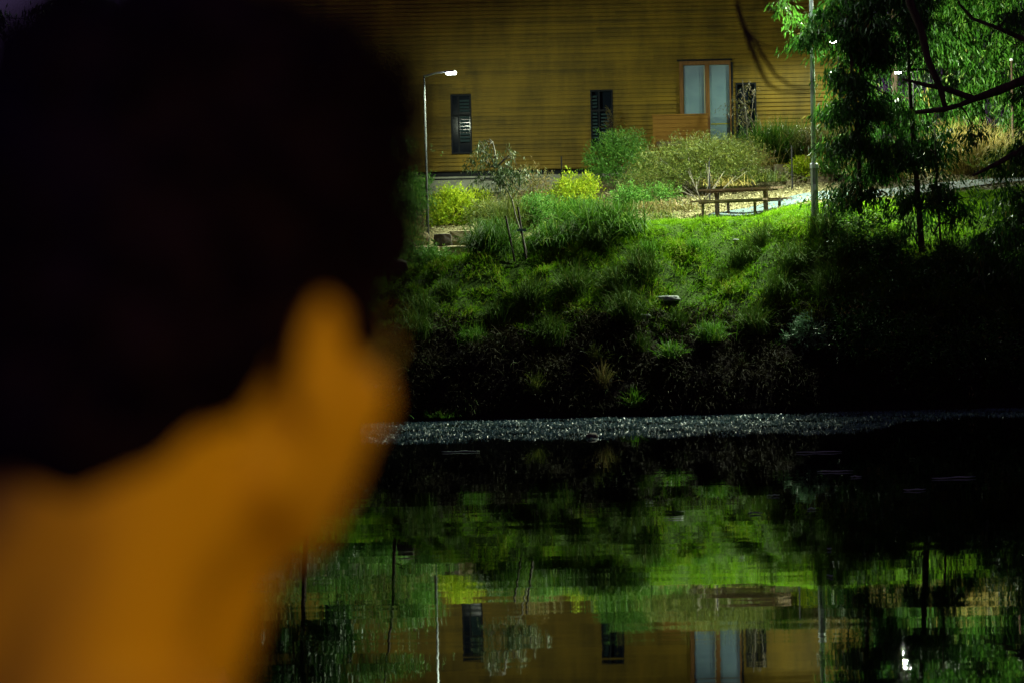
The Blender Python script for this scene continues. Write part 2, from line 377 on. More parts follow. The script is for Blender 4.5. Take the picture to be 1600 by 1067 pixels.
# ------------------------------------------------------------------ water
wm = mat('pond_water', (.003, .004, .004), .02, spec=.5)
b = wm.node_tree.nodes['Principled BSDF']; b.inputs['IOR'].default_value = 1.7
tc = N(wm, 'ShaderNodeTexCoord')
def slope(scale, amp, detail=2):
    mp = N(wm, 'ShaderNodeMapping'); mp.inputs['Scale'].default_value = scale; L(wm, tc.outputs['Object'], mp.inputs[0])
    n_ = N(wm, 'ShaderNodeTexNoise'); n_.inputs['Scale'].default_value = 1; n_.inputs['Detail'].default_value = detail; L(wm, mp.outputs[0], n_.inputs['Vector'])
    sb = N(wm, 'ShaderNodeVectorMath', operation='SUBTRACT'); sb.inputs[1].default_value = (.5, .5, .5); L(wm, n_.outputs['Color'], sb.inputs[0])
    ml = N(wm, 'ShaderNodeVectorMath', operation='MULTIPLY'); ml.inputs[1].default_value = amp; L(wm, sb.outputs[0], ml.inputs[0])
    return ml
sA = slope((.28, 3.1, 1), (.003, .012, 0), 2)       # long ripples across the view
sB = slope((.12, .35, 1), (.003, .006, 0), 2)     # slow swell
sC = slope((3, 9, 1), (.004, .0035, 0), 2)           # fine shiver
a1 = N(wm, 'ShaderNodeVectorMath', operation='ADD'); L(wm, sA.outputs[0], a1.inputs[0]); L(wm, sB.outputs[0], a1.inputs[1])
a2 = N(wm, 'ShaderNodeVectorMath', operation='ADD'); L(wm, a1.outputs[0], a2.inputs[0]); L(wm, sC.outputs[0], a2.inputs[1])
a3 = N(wm, 'ShaderNodeVectorMath', operation='ADD'); L(wm, a2.outputs[0], a3.inputs[0]); a3.inputs[1].default_value = (0, 0, 1)
nn = N(wm, 'ShaderNodeVectorMath', operation='NORMALIZE'); L(wm, a3.outputs[0], nn.inputs[0]); L(wm, nn.outputs[0], b.inputs['Normal'])
tag(mk('pond_water', [(-300, 4, 0), (300, 4, 0), (300, 59, 0), (-300, 59, 0)], [(0, 1, 2, 3)], wm), kind='structure')

# ------------------------------------------------------------------ building
BY = 77.5
def bx(px, py): return P(px, py, BY)
ztop = bx(800, -260).z; zbot = bx(800, 266).z
x0, x1 = bx(330, 200).x, bx(1350, 200).x
bl = empty('timber_clad_building', ((x0 + x1) / 2, BY, zbot - 1.5))
tag(bl, 'long timber clad building with horizontal brown boards on a grey concrete base', 'building')
off = bl.location
# openings in x
Zoff = zbot
opening = []
def rectpx(l, t, r_, b_):
    a = bx(l, (t + b_) / 2); c = bx(r_, (t + b_) / 2); mx_ = (l + r_) / 2
    return (a.x, c.x, bx(mx_, b_).z, bx(mx_, t).z)
WIN = [rectpx(488, 158, 530, 250), rectpx(704.5, 148, 737, 241), rectpx(923, 141, 958, 236), rectpx(1150, 130, 1182, 216)]
DOOR = rectpx(1062, 96, 1142, 222)
opening = WIN + [DOOR]
mb = MB(); pit = .13
nco = int((ztop - zbot) / pit)
for k in range(nco):
    za, zb = zbot + k * pit, zbot + (k + 1) * pit
    cuts = sorted([(o[0], o[1]) for o in opening if o[2] < (za + zb) / 2 < o[3]])
    xs_ = [x0]
    for c in cuts: xs_ += [c[0], c[1]]
    xs_.append(x1)
    for j in range(0, len(xs_), 2):
        a, c = xs_[j], xs_[j + 1]
        i = len(mb.v)
        wv = .004 * math.sin(k * 12.9)
        # board face leans out towards its foot, then a dark open joint
        pts = [(za + .017, .0 + wv), (zb, .012 + wv), (zb, .05), (za + .017, .05)]
        yy = [(za, .06), (za + .028, .06), (za + .028, wv), (zb, .012 + wv), (zb, .06)]
        for (z, y) in yy:
            mb.v.append(Vector((a, BY + y, z))); mb.v.append(Vector((c, BY + y, z)))
        for q in range(4): mb.f.append((i + 2 * q, i + 2 * q + 1, i + 2 * q + 3, i + 2 * q + 2))
wall = mb.build('wall', M['boards'], bl, off=off)
mb = MB()
mb.box(((x0 + x1) / 2, BY + 6, (zbot + ztop) / 2), (x1 - x0 - .02, 11.0, ztop - zbot)); mb.build('side_and_rear_wall', M['boards'], bl, off=off)
mb = MB(); mb.box(((x0 + x1) / 2, BY + 6.2, zbot - .08), (x1 - x0 - .2, 11.9, .16)); mb.build('shadow_gap', M['winframe'], bl, off=off)
mb = MB(); mb.box(((x0 + x1) / 2, BY + 6.1, zbot - 1.4), (x1 - x0 - .3, 12, 2.46))
plinth = mb.build('concrete_base', M['concrete'], bl, off=off)
mb = MB(); zz = bx(700, 284).z
mb.box((bx(715, 280).x, BY + .085, bx(715, 280).z), (bx(790, 280).x - bx(650, 280).x, .03, .04))
mb.build('base_joint', M['winframe'], bl, off=off)
for wi, (a, c, zb, zt) in enumerate(WIN):
    w = c - a; h = zt - zb; xm = (a + c) / 2; zm = (zb + zt) / 2
    f = MB(); t = .05
    f.box((a + t / 2, BY + .03, zm), (t, .12, h)); f.box((c - t / 2, BY + .03, zm), (t, .12, h))
    f.box((xm, BY + .03, zt - t / 2), (w - 2 * t, .12, t)); f.box((xm, BY + .03, zb + t / 2), (w - 2 * t, .12, t))
    f.box((xm, BY + .035, zb + h * .66), (w - 2 * t, .10, .07)); f.box((a + w * .38, BY + .04, zm), (.05, .09, h - 2 * t))
    fo = f.build('window', M['winframe'], bl, off=off)
    g = MB(); g.box((xm, BY + .28, zm), (w - .03, .02, h - .03)); g.build('pane', M['glass'], fo, off=off)
    if wi != 3:
        lv = MB(); rt = Matrix.Rotation(R(-35), 3, 'X')
        la, lc = (a + w * .44, c - .07) if wi in (0, 1) else (a + .06, a + w * .30)
        for q in range(13):
            z_ = zb + h * .22 + q * h * .056
            if abs(z_ - (zb + h * .66)) < .07: continue
            lv.box(((la + lc) / 2, BY + .07, z_), (lc - la, .012, .075), rt)
        if wi == 2:
            lv.build('louvres', M['louvre'], fo, off=off); lv = MB()
            for q in range(8): lv.box((a + w * .68, BY + .1, zb + h * .2 + q * .11), (w * .42, .012, .06), rt)
        lv.build('louvres', M['louvre'], fo, off=off)
# door
a, c, zb, zt = DOOR
xm = (a + c) / 2; w = c - a; h = zt - zb
dr = MB()
dr.box((xm, BY - .01, zt - .06), (w, .16, .12)); dr.box((a + .06, BY - .01, zm := (zb + zt) / 2 - .06), (.12, .16, h - .12)); dr.box((c - .02, BY - .01, zm), (.04, .16, h - .12))
dr.box((a + w * .545, BY - .01, zm), (.13, .15, h - .12))
do = dr.build('door', M['frame'], bl, off=off)
g = MB(); g.box((a + w * .30, BY + .05, zm), (w * .42, .03, h - .14)); g.box((a + w * .79, BY + .05, zm), (w * .42, .03, h - .14)); g.build('pane', M['lit_pane'], do, off=off)
g = MB(); g.box((a + w * .80, BY + .025, bx(1125, 194).z), (w * .38, .01, .035)); g.build('glazing_tape', M['tape'], do, off=off)
g = MB(); g.box((a + w * .485, BY - .095, zm + .2), (.02, .012, h - .6)); g.build('jamb_strip', mat('pale_strip', (.5, .48, .25), .5), do, off=off)
g = MB(); g.box((c + .05, BY - .015, zm), (.05, .10, h + .02)); g.box((xm, BY - .025, zt + .03), (w + .12, .12, .05)); g.build('flashing', M['winframe'], do, off=off)
# balustrade panel standing in front of the left leaf
g = MB(); pl, pr = P(1020, 200, 76.3).x, P(1106, 200, 76.3).x; pt, pb = P(1063, 181, 76.3).z, P(1063, 232, 76.3).z
q = 0; z_ = pb
while z_ < pt - .02:
    g.box(((pl + pr) / 2, 76.3, z_ + .0575), (pr - pl, .03, .115)); z_ += .13
g.box(((pl + pr) / 2, 76.36, (pb + z_) / 2), (pr - pl - .04, .06, z_ - pb - .03))
g.box(((pl + pr) / 2, 76.33, z_ + .01), (pr - pl + .04, .14, .035))
bo = g.build('balustrade_panel', M['boards2']); bo.location = (0, 0, 0)
for v in bo.data.vertices: v.co -= Vector(((pl + pr) / 2, 76.3, pb))
bo.location = ((pl + pr) / 2, 76.3, pb)
tag(bo, 'low orange timber balustrade panel in front of the glazed double door', 'balustrade')
g = MB(); dz = pb
g.box((xm + .15, BY - .75, zb - .10), (w + 2.0, 1.45, .14)); dk = g.build('timber_deck', M['timber'])
tag(dk, 'small timber landing below the glazed double door', 'deck')

# ------------------------------------------------------------------ path, slab
pth = []
for px_, d0, d1 in [(1108, 65.0, 66.2), (1150, 65.0, 66.9), (1200, 65.1, 67.4), (1250, 65.2, 67.8), (1300, 65.4, 68.1), (1360, 66.2, 68.6), (1430, 67.4, 69.8), (1520, 69.2, 71.8), (1620, 71.5, 74.4), (1750, 74, 77)]:
    pth.append((px_, d0, d1))
Vp = []; Fp = []
fine = np.arange(1108, 1751, 6)
for k, px_ in enumerate(fine):
    d0 = np.interp(px_, [p[0] for p in pth], [p[1] for p in pth]); d1 = np.interp(px_, [p[0] for p in pth], [p[2] for p in pth])
    for j in range(9):
        t = j / 8; g_ = G(px_, d0 + (d1 - d0) * t, False); Vp.append((g_.x, g_.y, g_.z + .05))
    if k:
        for j in range(8): q = (k - 1) * 9 + j; Fp.append((q, q + 9, q + 10, q + 1))
tag(mk('footpath', Vp, Fp, M['asphalt'], None, None, True), kind='structure')

# ------------------------------------------------------------------ picnic table
tb = G(1160, 65.3, False) + Vector((0, 0, .04))
pt_ = empty('picnic_table', tb, math.atan2(-.55, .84)); pt_.rotation_euler = (R(1.5), 0, pt_.rotation_euler.z)
pt_.scale = (1.12, 1.06, 1)
tag(pt_, 'brown timber picnic table with a bench on each side standing on the path edge', 'picnic table')
g = MB()
for q in range(5): g.box((0, -.3 + q * .15, .745), (1.95, .135, .05), bev=.01)
g.build('tabletop', M['timber'], pt_)
g = MB(); g.box((0, -.28, .69), (1.7, .05, .05)); g.box((0, .28, .69), (1.7, .05, .05)); g.box((-.72, 0, .685), (.05, .5, .045)); g.box((.72, 0, .685), (.05, .5, .045)); g.build('tabletop_rail', M['darksteel'], pt_)
for sx_ in (-.66, .66):
    g = MB(); g.box((sx_, 0, .33), (.085, .085, .66)); g.box((sx_, 0, .011), (.2, .2, .02)); g.build('leg', M['darksteel'], pt_)
for sy in (-.68, .68):
    g = MB(); g.box((0, sy - .075, .45), (1.95, .13, .05), bev=.01); g.box((0, sy + .075, .45), (1.95, .13, .05), bev=.01); be = g.build('bench_seat', M['timber'], pt_)
    g = MB(); g.box((0, sy, .402), (1.6, .05, .04)); g.build('seat_rail', M['darksteel'], be)
    for sx_ in (-.7, .7):
        g = MB(); g.box((sx_, sy, .19), (.055, .055, .38)); g.build('bench_leg', M['darksteel'], be)

# ------------------------------------------------------------------ lamps
def lamp_head(root, at_, arm_from, mat_head=M['galv'], sz=(.30, .15, .05), mat_arm=M['galv']):
    g = MB(); mid_ = (arm_from + at_) / 2 + Vector((0, 0, .05))
    g.tube([arm_from, mid_, at_ + Vector((0, 0, .03))], [.03, .026, .024], 8); g.build('arm', mat_arm, root)
    ang = math.atan2(at_.y - arm_from.y, at_.x - arm_from.x); rt = Matrix.Rotation(ang, 3, 'Z')
    g = MB(); g.box(at_ + Vector((0, 0, .03)), sz, rt, .8, .03); hd = g.build('lamp_head', mat_head, root)
    g = MB(); g.box(at_ + Vector((0, 0, -.025)), (sz[0] * .8, sz[1] * .8, .055), rt, 1.15, .02); g.build('led_panel', M['led'], hd)
# left
base = G(668, 66.3, False); base.z -= .1; base.x = P(668, 345, 66.3).x
top = P(663, 119, 66.3); top.x = base.x
r_ = empty('lamp_post', base); tag(r_, 'slim silver lamp post with short arm and lit lamp near the left window', 'street lamp')
g = MB(); hh = top.z - base.z
g.tube([(0, 0, 0), (0, 0, hh * .45), (0, 0, hh + .02)], [.045, .034, .022], 10); g.build('pole', M['postgrey'], r_, True)
lamp_head(r_, L_LEFT - base, Vector((0, 0, hh - .02)))
# tall right
base = G(1273, 61.6, False); base.z = P(1273, 330, 61.6).z - .15; base.x = P(1273, 320, 61.6).x
r_ = empty('lamp_post', base); tag(r_, 'tall silver lamp post on a thick grey base standing right of the picnic table', 'street lamp')
zc = P(1273, 257, 61.6).z - base.z; zt_ = L_MAIN.z - base.z
g = MB(); g.tube([(0, 0, 0), (0, 0, zc - .1)], [.098, .098], 8); g.tube([(0, 0, zc - .115), (0, 0, zc - .1)], [.105, .105], 8); g.build('base_column', M['painted'], r_)
g = MB(); g.tube([(0, 0, zc - .1), (0, 0, zc), (0, 0, zc + .04)], [.115, .11, .07], 8); g.build('collar', M['galv'], r_)
g = MB(); g.tube([(0, 0, zc), (0, 0, zc + 2), (0, 0, zt_)], [.065, .06, .045], 12); g.build('pole', M['galv'], r_, True)
g = MB(); g.box((-.0, -.101, .75), (.07, .012, .16)); g.build('access_door', M['galv'], r_)
lamp_head(r_, L_MAIN - base, Vector((0, 0, zt_ - .02)), sz=(.6, .25, .06)); lamp_head(r_, L_POLE_FILL - base, Vector((0, 0, zt_ - .02)), sz=(.6, .25, .06))  # second head is added, only to carry the pole fill
# two seen through the gum tree
for (pxb, yb, D, Lp, lab) in [(1429, 250, 78, L_PATH, 'street lamp shining through the middle of the gum tree crown'), (1313, 250, 74, L_FAR, 'street lamp glinting through the left side of the gum tree crown')]:
    base = P(pxb, yb, D); gg = G(pxb, D, False); base.z = gg.z - .1
    top = Lp.z - base.z
    r_ = empty('lamp_post', base); tag(r_, lab, 'street lamp')
    g = MB(); g.tube([(0, 0, 0), (0, 0, top)], [.035, .02], 10); g.build('pole', M['matte'], r_, True)
    lamp_head(r_, Lp - base, Vector((0, 0, top - .02)), M['matte'], (.22, .14, .05), M['matte'])
# far pole at right edge
base = P(1583, 262, 82); r_ = empty('lamp_pole', base); tag(r_, 'pale pole standing far back at the right edge behind the foliage', 'pole')
g = MB(); g.tube([(0, 0, -.6), (0, 0, 3.6)], [.05, .035], 10); g.build('pole_shaft', M['darksteel'], r_, True)
g = MB(); g.tube([(0, 0, 3.6), (0, 0, 3.68)], [.07, .06], 10); g.build('cap', M['galv'], r_, True)

# ------------------------------------------------------------------ rocks
def rock(loc, size, m_, label, cat='rock', rz=0, group=None, name='boulder', seed=1, blocky=0):
    bm = bmesh.new(); bmesh.ops.create_cube(bm, size=1)
    bmesh.ops.subdivide_edges(bm, edges=bm.edges[:], cuts=4, use_grid_fill=True)
    rr = random.Random(seed)
    ph = [rr.uniform(0, 6) for _ in range(6)]
    for v in bm.verts:
        s = v.co.normalized() * .62; v.co = v.co.lerp(s, .18 if blocky else .7)
        n_ = math.sin(v.co.x * 5 + ph[0]) * math.sin(v.co.y * 6 + ph[1]) + math.sin(v.co.z * 7 + ph[2]) * .7 + math.sin((v.co.x + v.co.z) * 13 + ph[3]) * .35
        v.co *= 1 + n_ * (.035 if blocky else .09)
        v.co.x *= size[0]; v.co.y *= size[1]; v.co.z *= size[2]
    me = bpy.data.meshes.new(name); bm.to_mesh(me); bm.free(); me.materials.append(m_)
    if not blocky: me.polygons.foreach_set('use_smooth', [True] * len(me.polygons))
    o = bpy.data.objects.new(name, me); col.objects.link(o); o.location = loc; o.rotation_euler = (0, 0, rz)
    tag(o, label, cat, group); return o
def prock(px, py, D, w, h, d, m_, label, **k):
    c = P(px, py, D); s = F / D; return rock(c, (w / s, d, h / s), m_, label, **k)
prock(692, 378, 64.5, 28, 24, .5, M['darkrock'], 'dark squared stone block on the terrace below the yellow shrub', seed=3, blocky=1, name='stone_block')
prock(722, 374, 64.9, 38, 26, .9, M['rock'], 'tan sandstone block with a rounded edge beside the dark block', seed=4, blocky=1, name='stone_block')
prock(662, 398, 63.7, 50, 24, .6, M['rock'], 'long sandstone step at the left of the lower terrace', seed=5, blocky=1, name='stone_block')
prock(712, 396, 63.9, 50, 22, .7, M['rock'], 'sandstone step under the two upper blocks behind the small green shrub', seed=6, blocky=1, name='stone_block')
prock(624, 420, 62.8, 26, 24, .5, M['darkrock'], 'dark boulder at the left foot of the terrace', seed=7)
prock(650, 372, 66.5, 40, 16, .6, M['rock'], 'weathered stone ledge by the foot of the left lamp post', seed=8, blocky=1, name='stone_block')
prock(712, 414, 62.7, 20, 14, .4, M['darkrock'], 'small dark stone right of the small green shrub', seed=9)
prock(1240, 283, 71.5, 30, 26, .6, M['rock'], 'sandstone block left of the tall lamp post base', seed=10, blocky=1, name='stone_block')
prock(1216, 270, 72.5, 18, 24, .6, M['rock'], 'upright tan stone behind the picnic table', seed=11, blocky=1, name='stone_block')
prock(1280, 281, 71.5, 42, 22, .7, M['rock'], 'brown sandstone block directly behind the tall lamp post', seed=12, blocky=1, name='stone_block')
prock(1312, 283, 71.8, 26, 18, .7, M['darkrock'], 'dark low stone right of the tall lamp post', seed=13, blocky=1, name='stone_block')
def grock(px, py, w, h, d, m_, label, seed):
    # find bank point along the ray
    for D in np.arange(57.5, 66, .05):
        p = P(px, py, D)
        if float(gz(np.array([p.x]), np.array([D]))[0]) >= p.z: break
    s = F / D; return rock(p, (w / s, d, h / s), m_, label, seed=seed)
grock(1043, 467, 34, 8, .5, M['paleroc'], 'broad pale rock lying on the grassy bank below the table', 21)
grock(1007, 495, 17, 8, .2, M['paleroc'], 'small white stone lying lower on the bank beside a dark shadow', 22)
grock(1150, 376, 9, 4, .2, M['paleroc'], 'small pale stone in the short grass below the bench', 23)
grock(908, 655, 14, 4, .2, M['paleroc'], 'thin pale stone at the waterline', 25)

# ------------------------------------------------------------------ grass on the bank (countless: stuff)
def bank_points(n, pxr, Dr, cond=None):
    px_ = rng.uniform(pxr[0], pxr[1], n); D = rng.uniform(Dr[0], Dr[1], n)
    X = (px_ - 800) / F * D; Z = gz(X, D)
    k = np.ones(n, bool) if cond is None else cond(px_, D, X, Z)
    return px_[k], np.stack([X[k], D[k], Z[k]], 1)
def grass_obj(name, nclump, per, pxr, Dr, cond, hgt, wid, m_, label, lean=(0, 0, 1), spread=.55, varf=None):
    px_, Pb = bank_points(nclump, pxr, Dr, cond)
    n = len(Pb)
    cl = np.repeat(np.arange(n), per)
    pos = Pb[cl] + rng.normal(size=(n * per, 3)) * np.array([.05, .05, 0.01]); pos[:, 2] -= .02
    patch = hsh(Pb[:, 0] * 1.3 + 5, Pb[:, 1] * 1.3) ; patch2 = hsh(Pb[:, 0] * 4 + 1, Pb[:, 1] * 4)
    hs = np.clip(hgt * (1 + .9 * patch + .7 * patch2), hgt * .25, None)
    d = rng.normal(size=(n * per, 3)) * spread + np.array(lean)
    ln = hs[cl] * rng.uniform(.55, 1.25, n * per)
    V, Fc = blades(pos, d, ln, wid, rng.uniform(.1, 1.1, n * per))
    v = np.clip(.45 + .3 * patch[cl] + rng.normal(size=n * per) * .22, 0, 1)
    o = mk(name, V, Fc, m_, None, np.repeat(v, 8)); tag(o, label, 'grass', None, 'stuff'); return o
ongrass = lambda px, D, X, Z: (Z > 2.05 + .6 * hsh(X * .9, D)) & (D < crest(px) + .2)
grass_obj('bank_grass', 26000, 9, (440, 1680), (58.1, 70), lambda p, D, X, Z: ongrass(p, D, X, Z) & ((D < 62.0) | (p < 960) | (rng.random(len(D)) < .12)), .17, .016, M['grass'], 'bright green grass covering the steep bank', lean=(-.05, -.35, .8))
grass_obj('lawn_grass', 42000, 7, (830, 1680), (61.4, 69), ongrass, .085, .013, M['lawn'], 'short mown grass along the top of the bank below the picnic table', lean=(0, -.2, 1))
grass_obj('lower_bank_growth', 9000, 7, (430, 1700), (57.5, 60.2), lambda p, D, X, Z: (Z > .12) & (Z < 2.5), .26, .016, M['weeds'], 'sparse dark weeds and roots hanging on the eroded lower bank', lean=(0, -.8, .35), spread=.7)

# mulch chips
px_, Pb = bank_points(34000, (560, 1680), (64.5, 76.5), lambda p, D, X, Z: D > crest(p) + .15)
n = len(Pb); Pb[:, 2] += .03
V, Fc = leaves(Pb, rng.normal(size=(n, 3)) * np.array([1, 1, .5]), rng.uniform(.05, .13, n), rng.uniform(.02, .05, n))
M['chips'] = leaf_mat('wood_chips', [(0, (.13, .10, .05)), (.5, (.19, .17, .08)), (1, (.38, .34, .19))], .8, 0, .2)
tag(mk('wood_chip_mulch', V, Fc, M['chips'], None, np.repeat(rng.random(n), 4)), 'pale wood chip mulch and leaf litter spread over the garden bed', 'mulch', None, 'stuff')

# ------------------------------------------------------------------ tussocks
def tussock_mesh(name, n, h, spread, wid, m_, droop=1.0, rad=.12, dead=0.0):
    pos = rng.normal(size=(n, 3)) * np.array([rad, rad, 0]); a = rng.uniform(0, 2 * math.pi, n); t = np.abs(rng.normal(size=n)) * spread
    d = np.stack([np.cos(a) * t, np.sin(a) * t, np.ones(n)], 1)
    V, Fc = blades(pos, d, h * rng.uniform(.6, 1.2, n), wid, rng.uniform(.4, 1.4, n) * droop)
    v = np.clip(rng.normal(.4, .25, n), 0, 1)
    o = mk(name, V, Fc, m_, None, np.repeat(v, 8)); return o
def at_px(px, py):
    for D in np.arange(57.5, 77, .05):
        p = P(px, py, D)
        if float(gz(np.array([p.x]), np.array([D]), False)[0]) >= p.z: break
    p.z = float(gz(np.array([p.x]), np.array([D]))[0]) - .03; return p
proto = [tussock_mesh('sedge_tussock', 420, .75, .5, .014, M['darktuss'], .9, .13), tussock_mesh('sedge_tussock', 360, .6, .6, .014, M['tussock'], 1.0, .14), tussock_mesh('sedge_tussock', 260, .5, .4, .013, M['darktuss'], .8, .1)]
TL = ['shaggy sedge tussock at the crest below the fountain shaped clump', 'small sedge tussock at the crest right of the sapling stakes', 'large dark sedge tussock on the bank left of the broad pale rock', 'dark sedge tussock just left of the largest mid bank tussock', 'spreading sedge tussock in the middle of the left bank slope', 'sedge tussock on the bank straight below the yellow tipped shrub', 'upright sedge tussock on the bank below the shaggy grass clump', 'sedge tussock on the bank beside the person, higher of the two', 'upright sedge tussock on the bank below the small green shrub',
 'small green tussock at the top of the bank left of the table', 'small green tussock in the lawn edge right below the table', 'sedge tussock on the upper bank below the right end of the table', 'sedge tussock at the lawn edge left of the tall lamp post foot', 'large sedge tussock on the bank below the tall lamp post', 'low upright tussock on the bank right of the broad pale rock', 'sedge tussock on the bank above the green weed bush', 'sedge tussock just above and left of the green weed bush', 'large sedge tussock at the foot of the tall lamp post',
 'upright tussock on the bank under the broad pale rock', 'green tussock low on the bank under the picnic table', 'wide dark tussock just below the small white stone', 'wide dark tussock low on the bank above the left reed tuft', 'green tussock low on the left of the bank', 'tussock low on the bank beside the person', 'upright dark tussock at the edge of the eroded lower bank', 'large tussock in the shade below the straight gum trunk', 'tussock in the shade above the pale silvery bush', 'tussock in the shade left of the leaning gum trunk', 'green tussock in the deep shade below the leaning gum trunk', 'large tussock right of the foot of the slim gum sapling', 'green tussock on the shaded bank toward the right edge', 'large tussock in the shade at the right edge']
spots = [(935, 392, 0, 1.1), (880, 385, 2, .8), (1002, 440, 0, 1.25), (960, 455, 0, 1.1), (900, 470, 0, 1.2), (830, 480, 0, 1.1), (775, 500, 2, 1.2), (660, 500, 0, 1.0), (700, 470, 2, 1),
         (1010, 395, 1, .8), (1085, 398, 1, .7), (1165, 402, 0, 1.05), (1195, 378, 0, 1.0), (1240, 418, 0, 1.25), (1130, 430, 2, .8), (1215, 470, 0, 1.1), (1180, 520, 0, 1.1), (1290, 375, 0, 1.2),
         (1060, 500, 2, 1.1), (1110, 545, 1, 1), (980, 520, 0, 1.2), (860, 530, 0, 1.1), (740, 525, 1, 1), (650, 540, 0, 1.1), (1000, 545, 2, 1), (1320, 420, 0, 1.3), (1300, 470, 0, 1.2), (1390, 400, 0, 1.1), (1430, 450, 1, 1.2), (1480, 420, 0, 1.3), (1540, 400, 1, 1.2), (1580, 450, 0, 1.2)]
first = {}
for i, (px, py, k, s) in enumerate(spots):
    p = at_px(px, py)
    if k not in first: o = proto[k]; first[k] = 1
    else: o = proto[k].copy(); col.objects.link(o)
    o.location = p; o.rotation_euler = (0, 0, rng.uniform(0, 6)); o.scale = (s, s, s)
    tag(o, TL[i], 'tussock', 'sedge tussocks on the bank')
# big strappy clumps at the garden edge
def clump(px, py, n, h, m_, label, droop=1.0, spread=.6, rad=.25, wid=.02, D=None):
    p = at_px(px, py) if D is None else P(px, py, D)
    o = tussock_mesh('strappy_clump', n, h, spread, wid, m_, droop, rad); o.location = p; tag(o, label, 'grass clump'); return o
clump(770, 402, 1500, 1.2, M['strap'], 'large shaggy grass clump left of the staked sapling', 1.5, .6, .22, .018)
clump(800, 372, 700, 1.15, M['olive'], 'pale wispy grass clump behind the sapling stakes', .7, .4, .2, D=66)
clump(868, 382, 1100, .85, M['strap'], 'arching green grass clump right of the sapling stakes', 1.8, .8, .28, .026)
clump(948, 364, 1800, 1.08, M['strap'], 'large dense fountain shaped grass clump at the lawn edge', 1.7, .75, .34, .026)
clump(905, 352, 800, .85, M['strap'], 'green grass clump behind the fountain shaped clump', 1.1, .6, .3, D=67)
clump(1205, 255, 1600, 1.35, M['strap'], 'tall green grass clump against the wall right of the small dark tree', 1.0, .6, .35, D=74)
clump(1240, 250, 1300, 1.25, M['olive'], 'olive grass clump just left of the tall lamp post', 1.0, .6, .35, D=74)
clump(1292, 248, 1300, 1.2, M['brown'], 'brownish feathery grass clump right of the tall lamp post', .9, .6, .35, D=73.5)
clump(1160, 262, 800, .8, M['straw'], 'dry straw grass patch behind the picnic table', 1.1, .7, .4, D=72.5)
clump(1375, 288, 1300, 1.2, M['straw'], 'golden dry grass clump between the two gum trunks', .9, .6, .4, D=73)
clump(1500, 275, 1700, 1.6, M['straw'], 'tall golden dry grass clump right of the gum trunks', .8, .5, .45, D=76)
clump(1545, 275, 1300, 1.5, M['straw'], 'golden dry grass clump second from the right edge', .8, .5, .45, D=77)
clump(1330, 268, 1000, 1.2, M['olive'], 'olive grass clump behind the leaning gum trunk', .9, .6, .35, D=76)
clump(1590, 282, 1000, 1.3, M['olive'], 'olive grass clump at the right edge of the view', .9, .6, .35, D=74)
clump(1012, 336, 420, .5, M['brown'], 'low dry brownish plant on the mulch left of the picnic table', 1.3, .9, .3, D=67)
clump(1055, 330, 420, .45, M['brown'], 'low withered ground cover just left of the picnic table', 1.4, 1.0, .35, D=67.5)
clump(1035, 343, 300, .3, M['olive'], 'small olive weed tuft at the lawn edge left of the picnic table', 1.2, .9, .2, D=65.4)
clump(1185, 285, 520, .5, M['olive'], 'low olive ground cover behind the right end of the picnic table', 1.2, .9, .4, D=71)
clump(1128, 292, 420, .45, M['straw'], 'low dry grass patch seen just above the tabletop', 1.2, .9, .35, D=70.5)
# rushes low on the shore
clump(838, 615, 260, .55, M['olive'], 'spiky reed tuft low on the dark bank at the left', .5, .8, .07, .012)
clump(943, 598, 140, .7, M['brown'], 'leaning brownish reed tuft on the dark bank', .7, .6, .06, .012)
clump(990, 632, 180, .5, M['tussock'], 'small green reed tuft just above the waterline', .7, .8, .06, .014)
clump(1048, 570, 260, .5, M['tussock'], 'bright leafy weed tuft on the dark bank below the table', .9, .9, .1, .02)
clump(930, 565, 150, .5, M['olive'], 'thin olive reed tuft above the brownish reeds', .7, .8, .07, .012)
clump(692, 660, 300, .25, M['tussock'], 'low green water plant tuft at the left waterline', 1, 1.2, .22, .016)

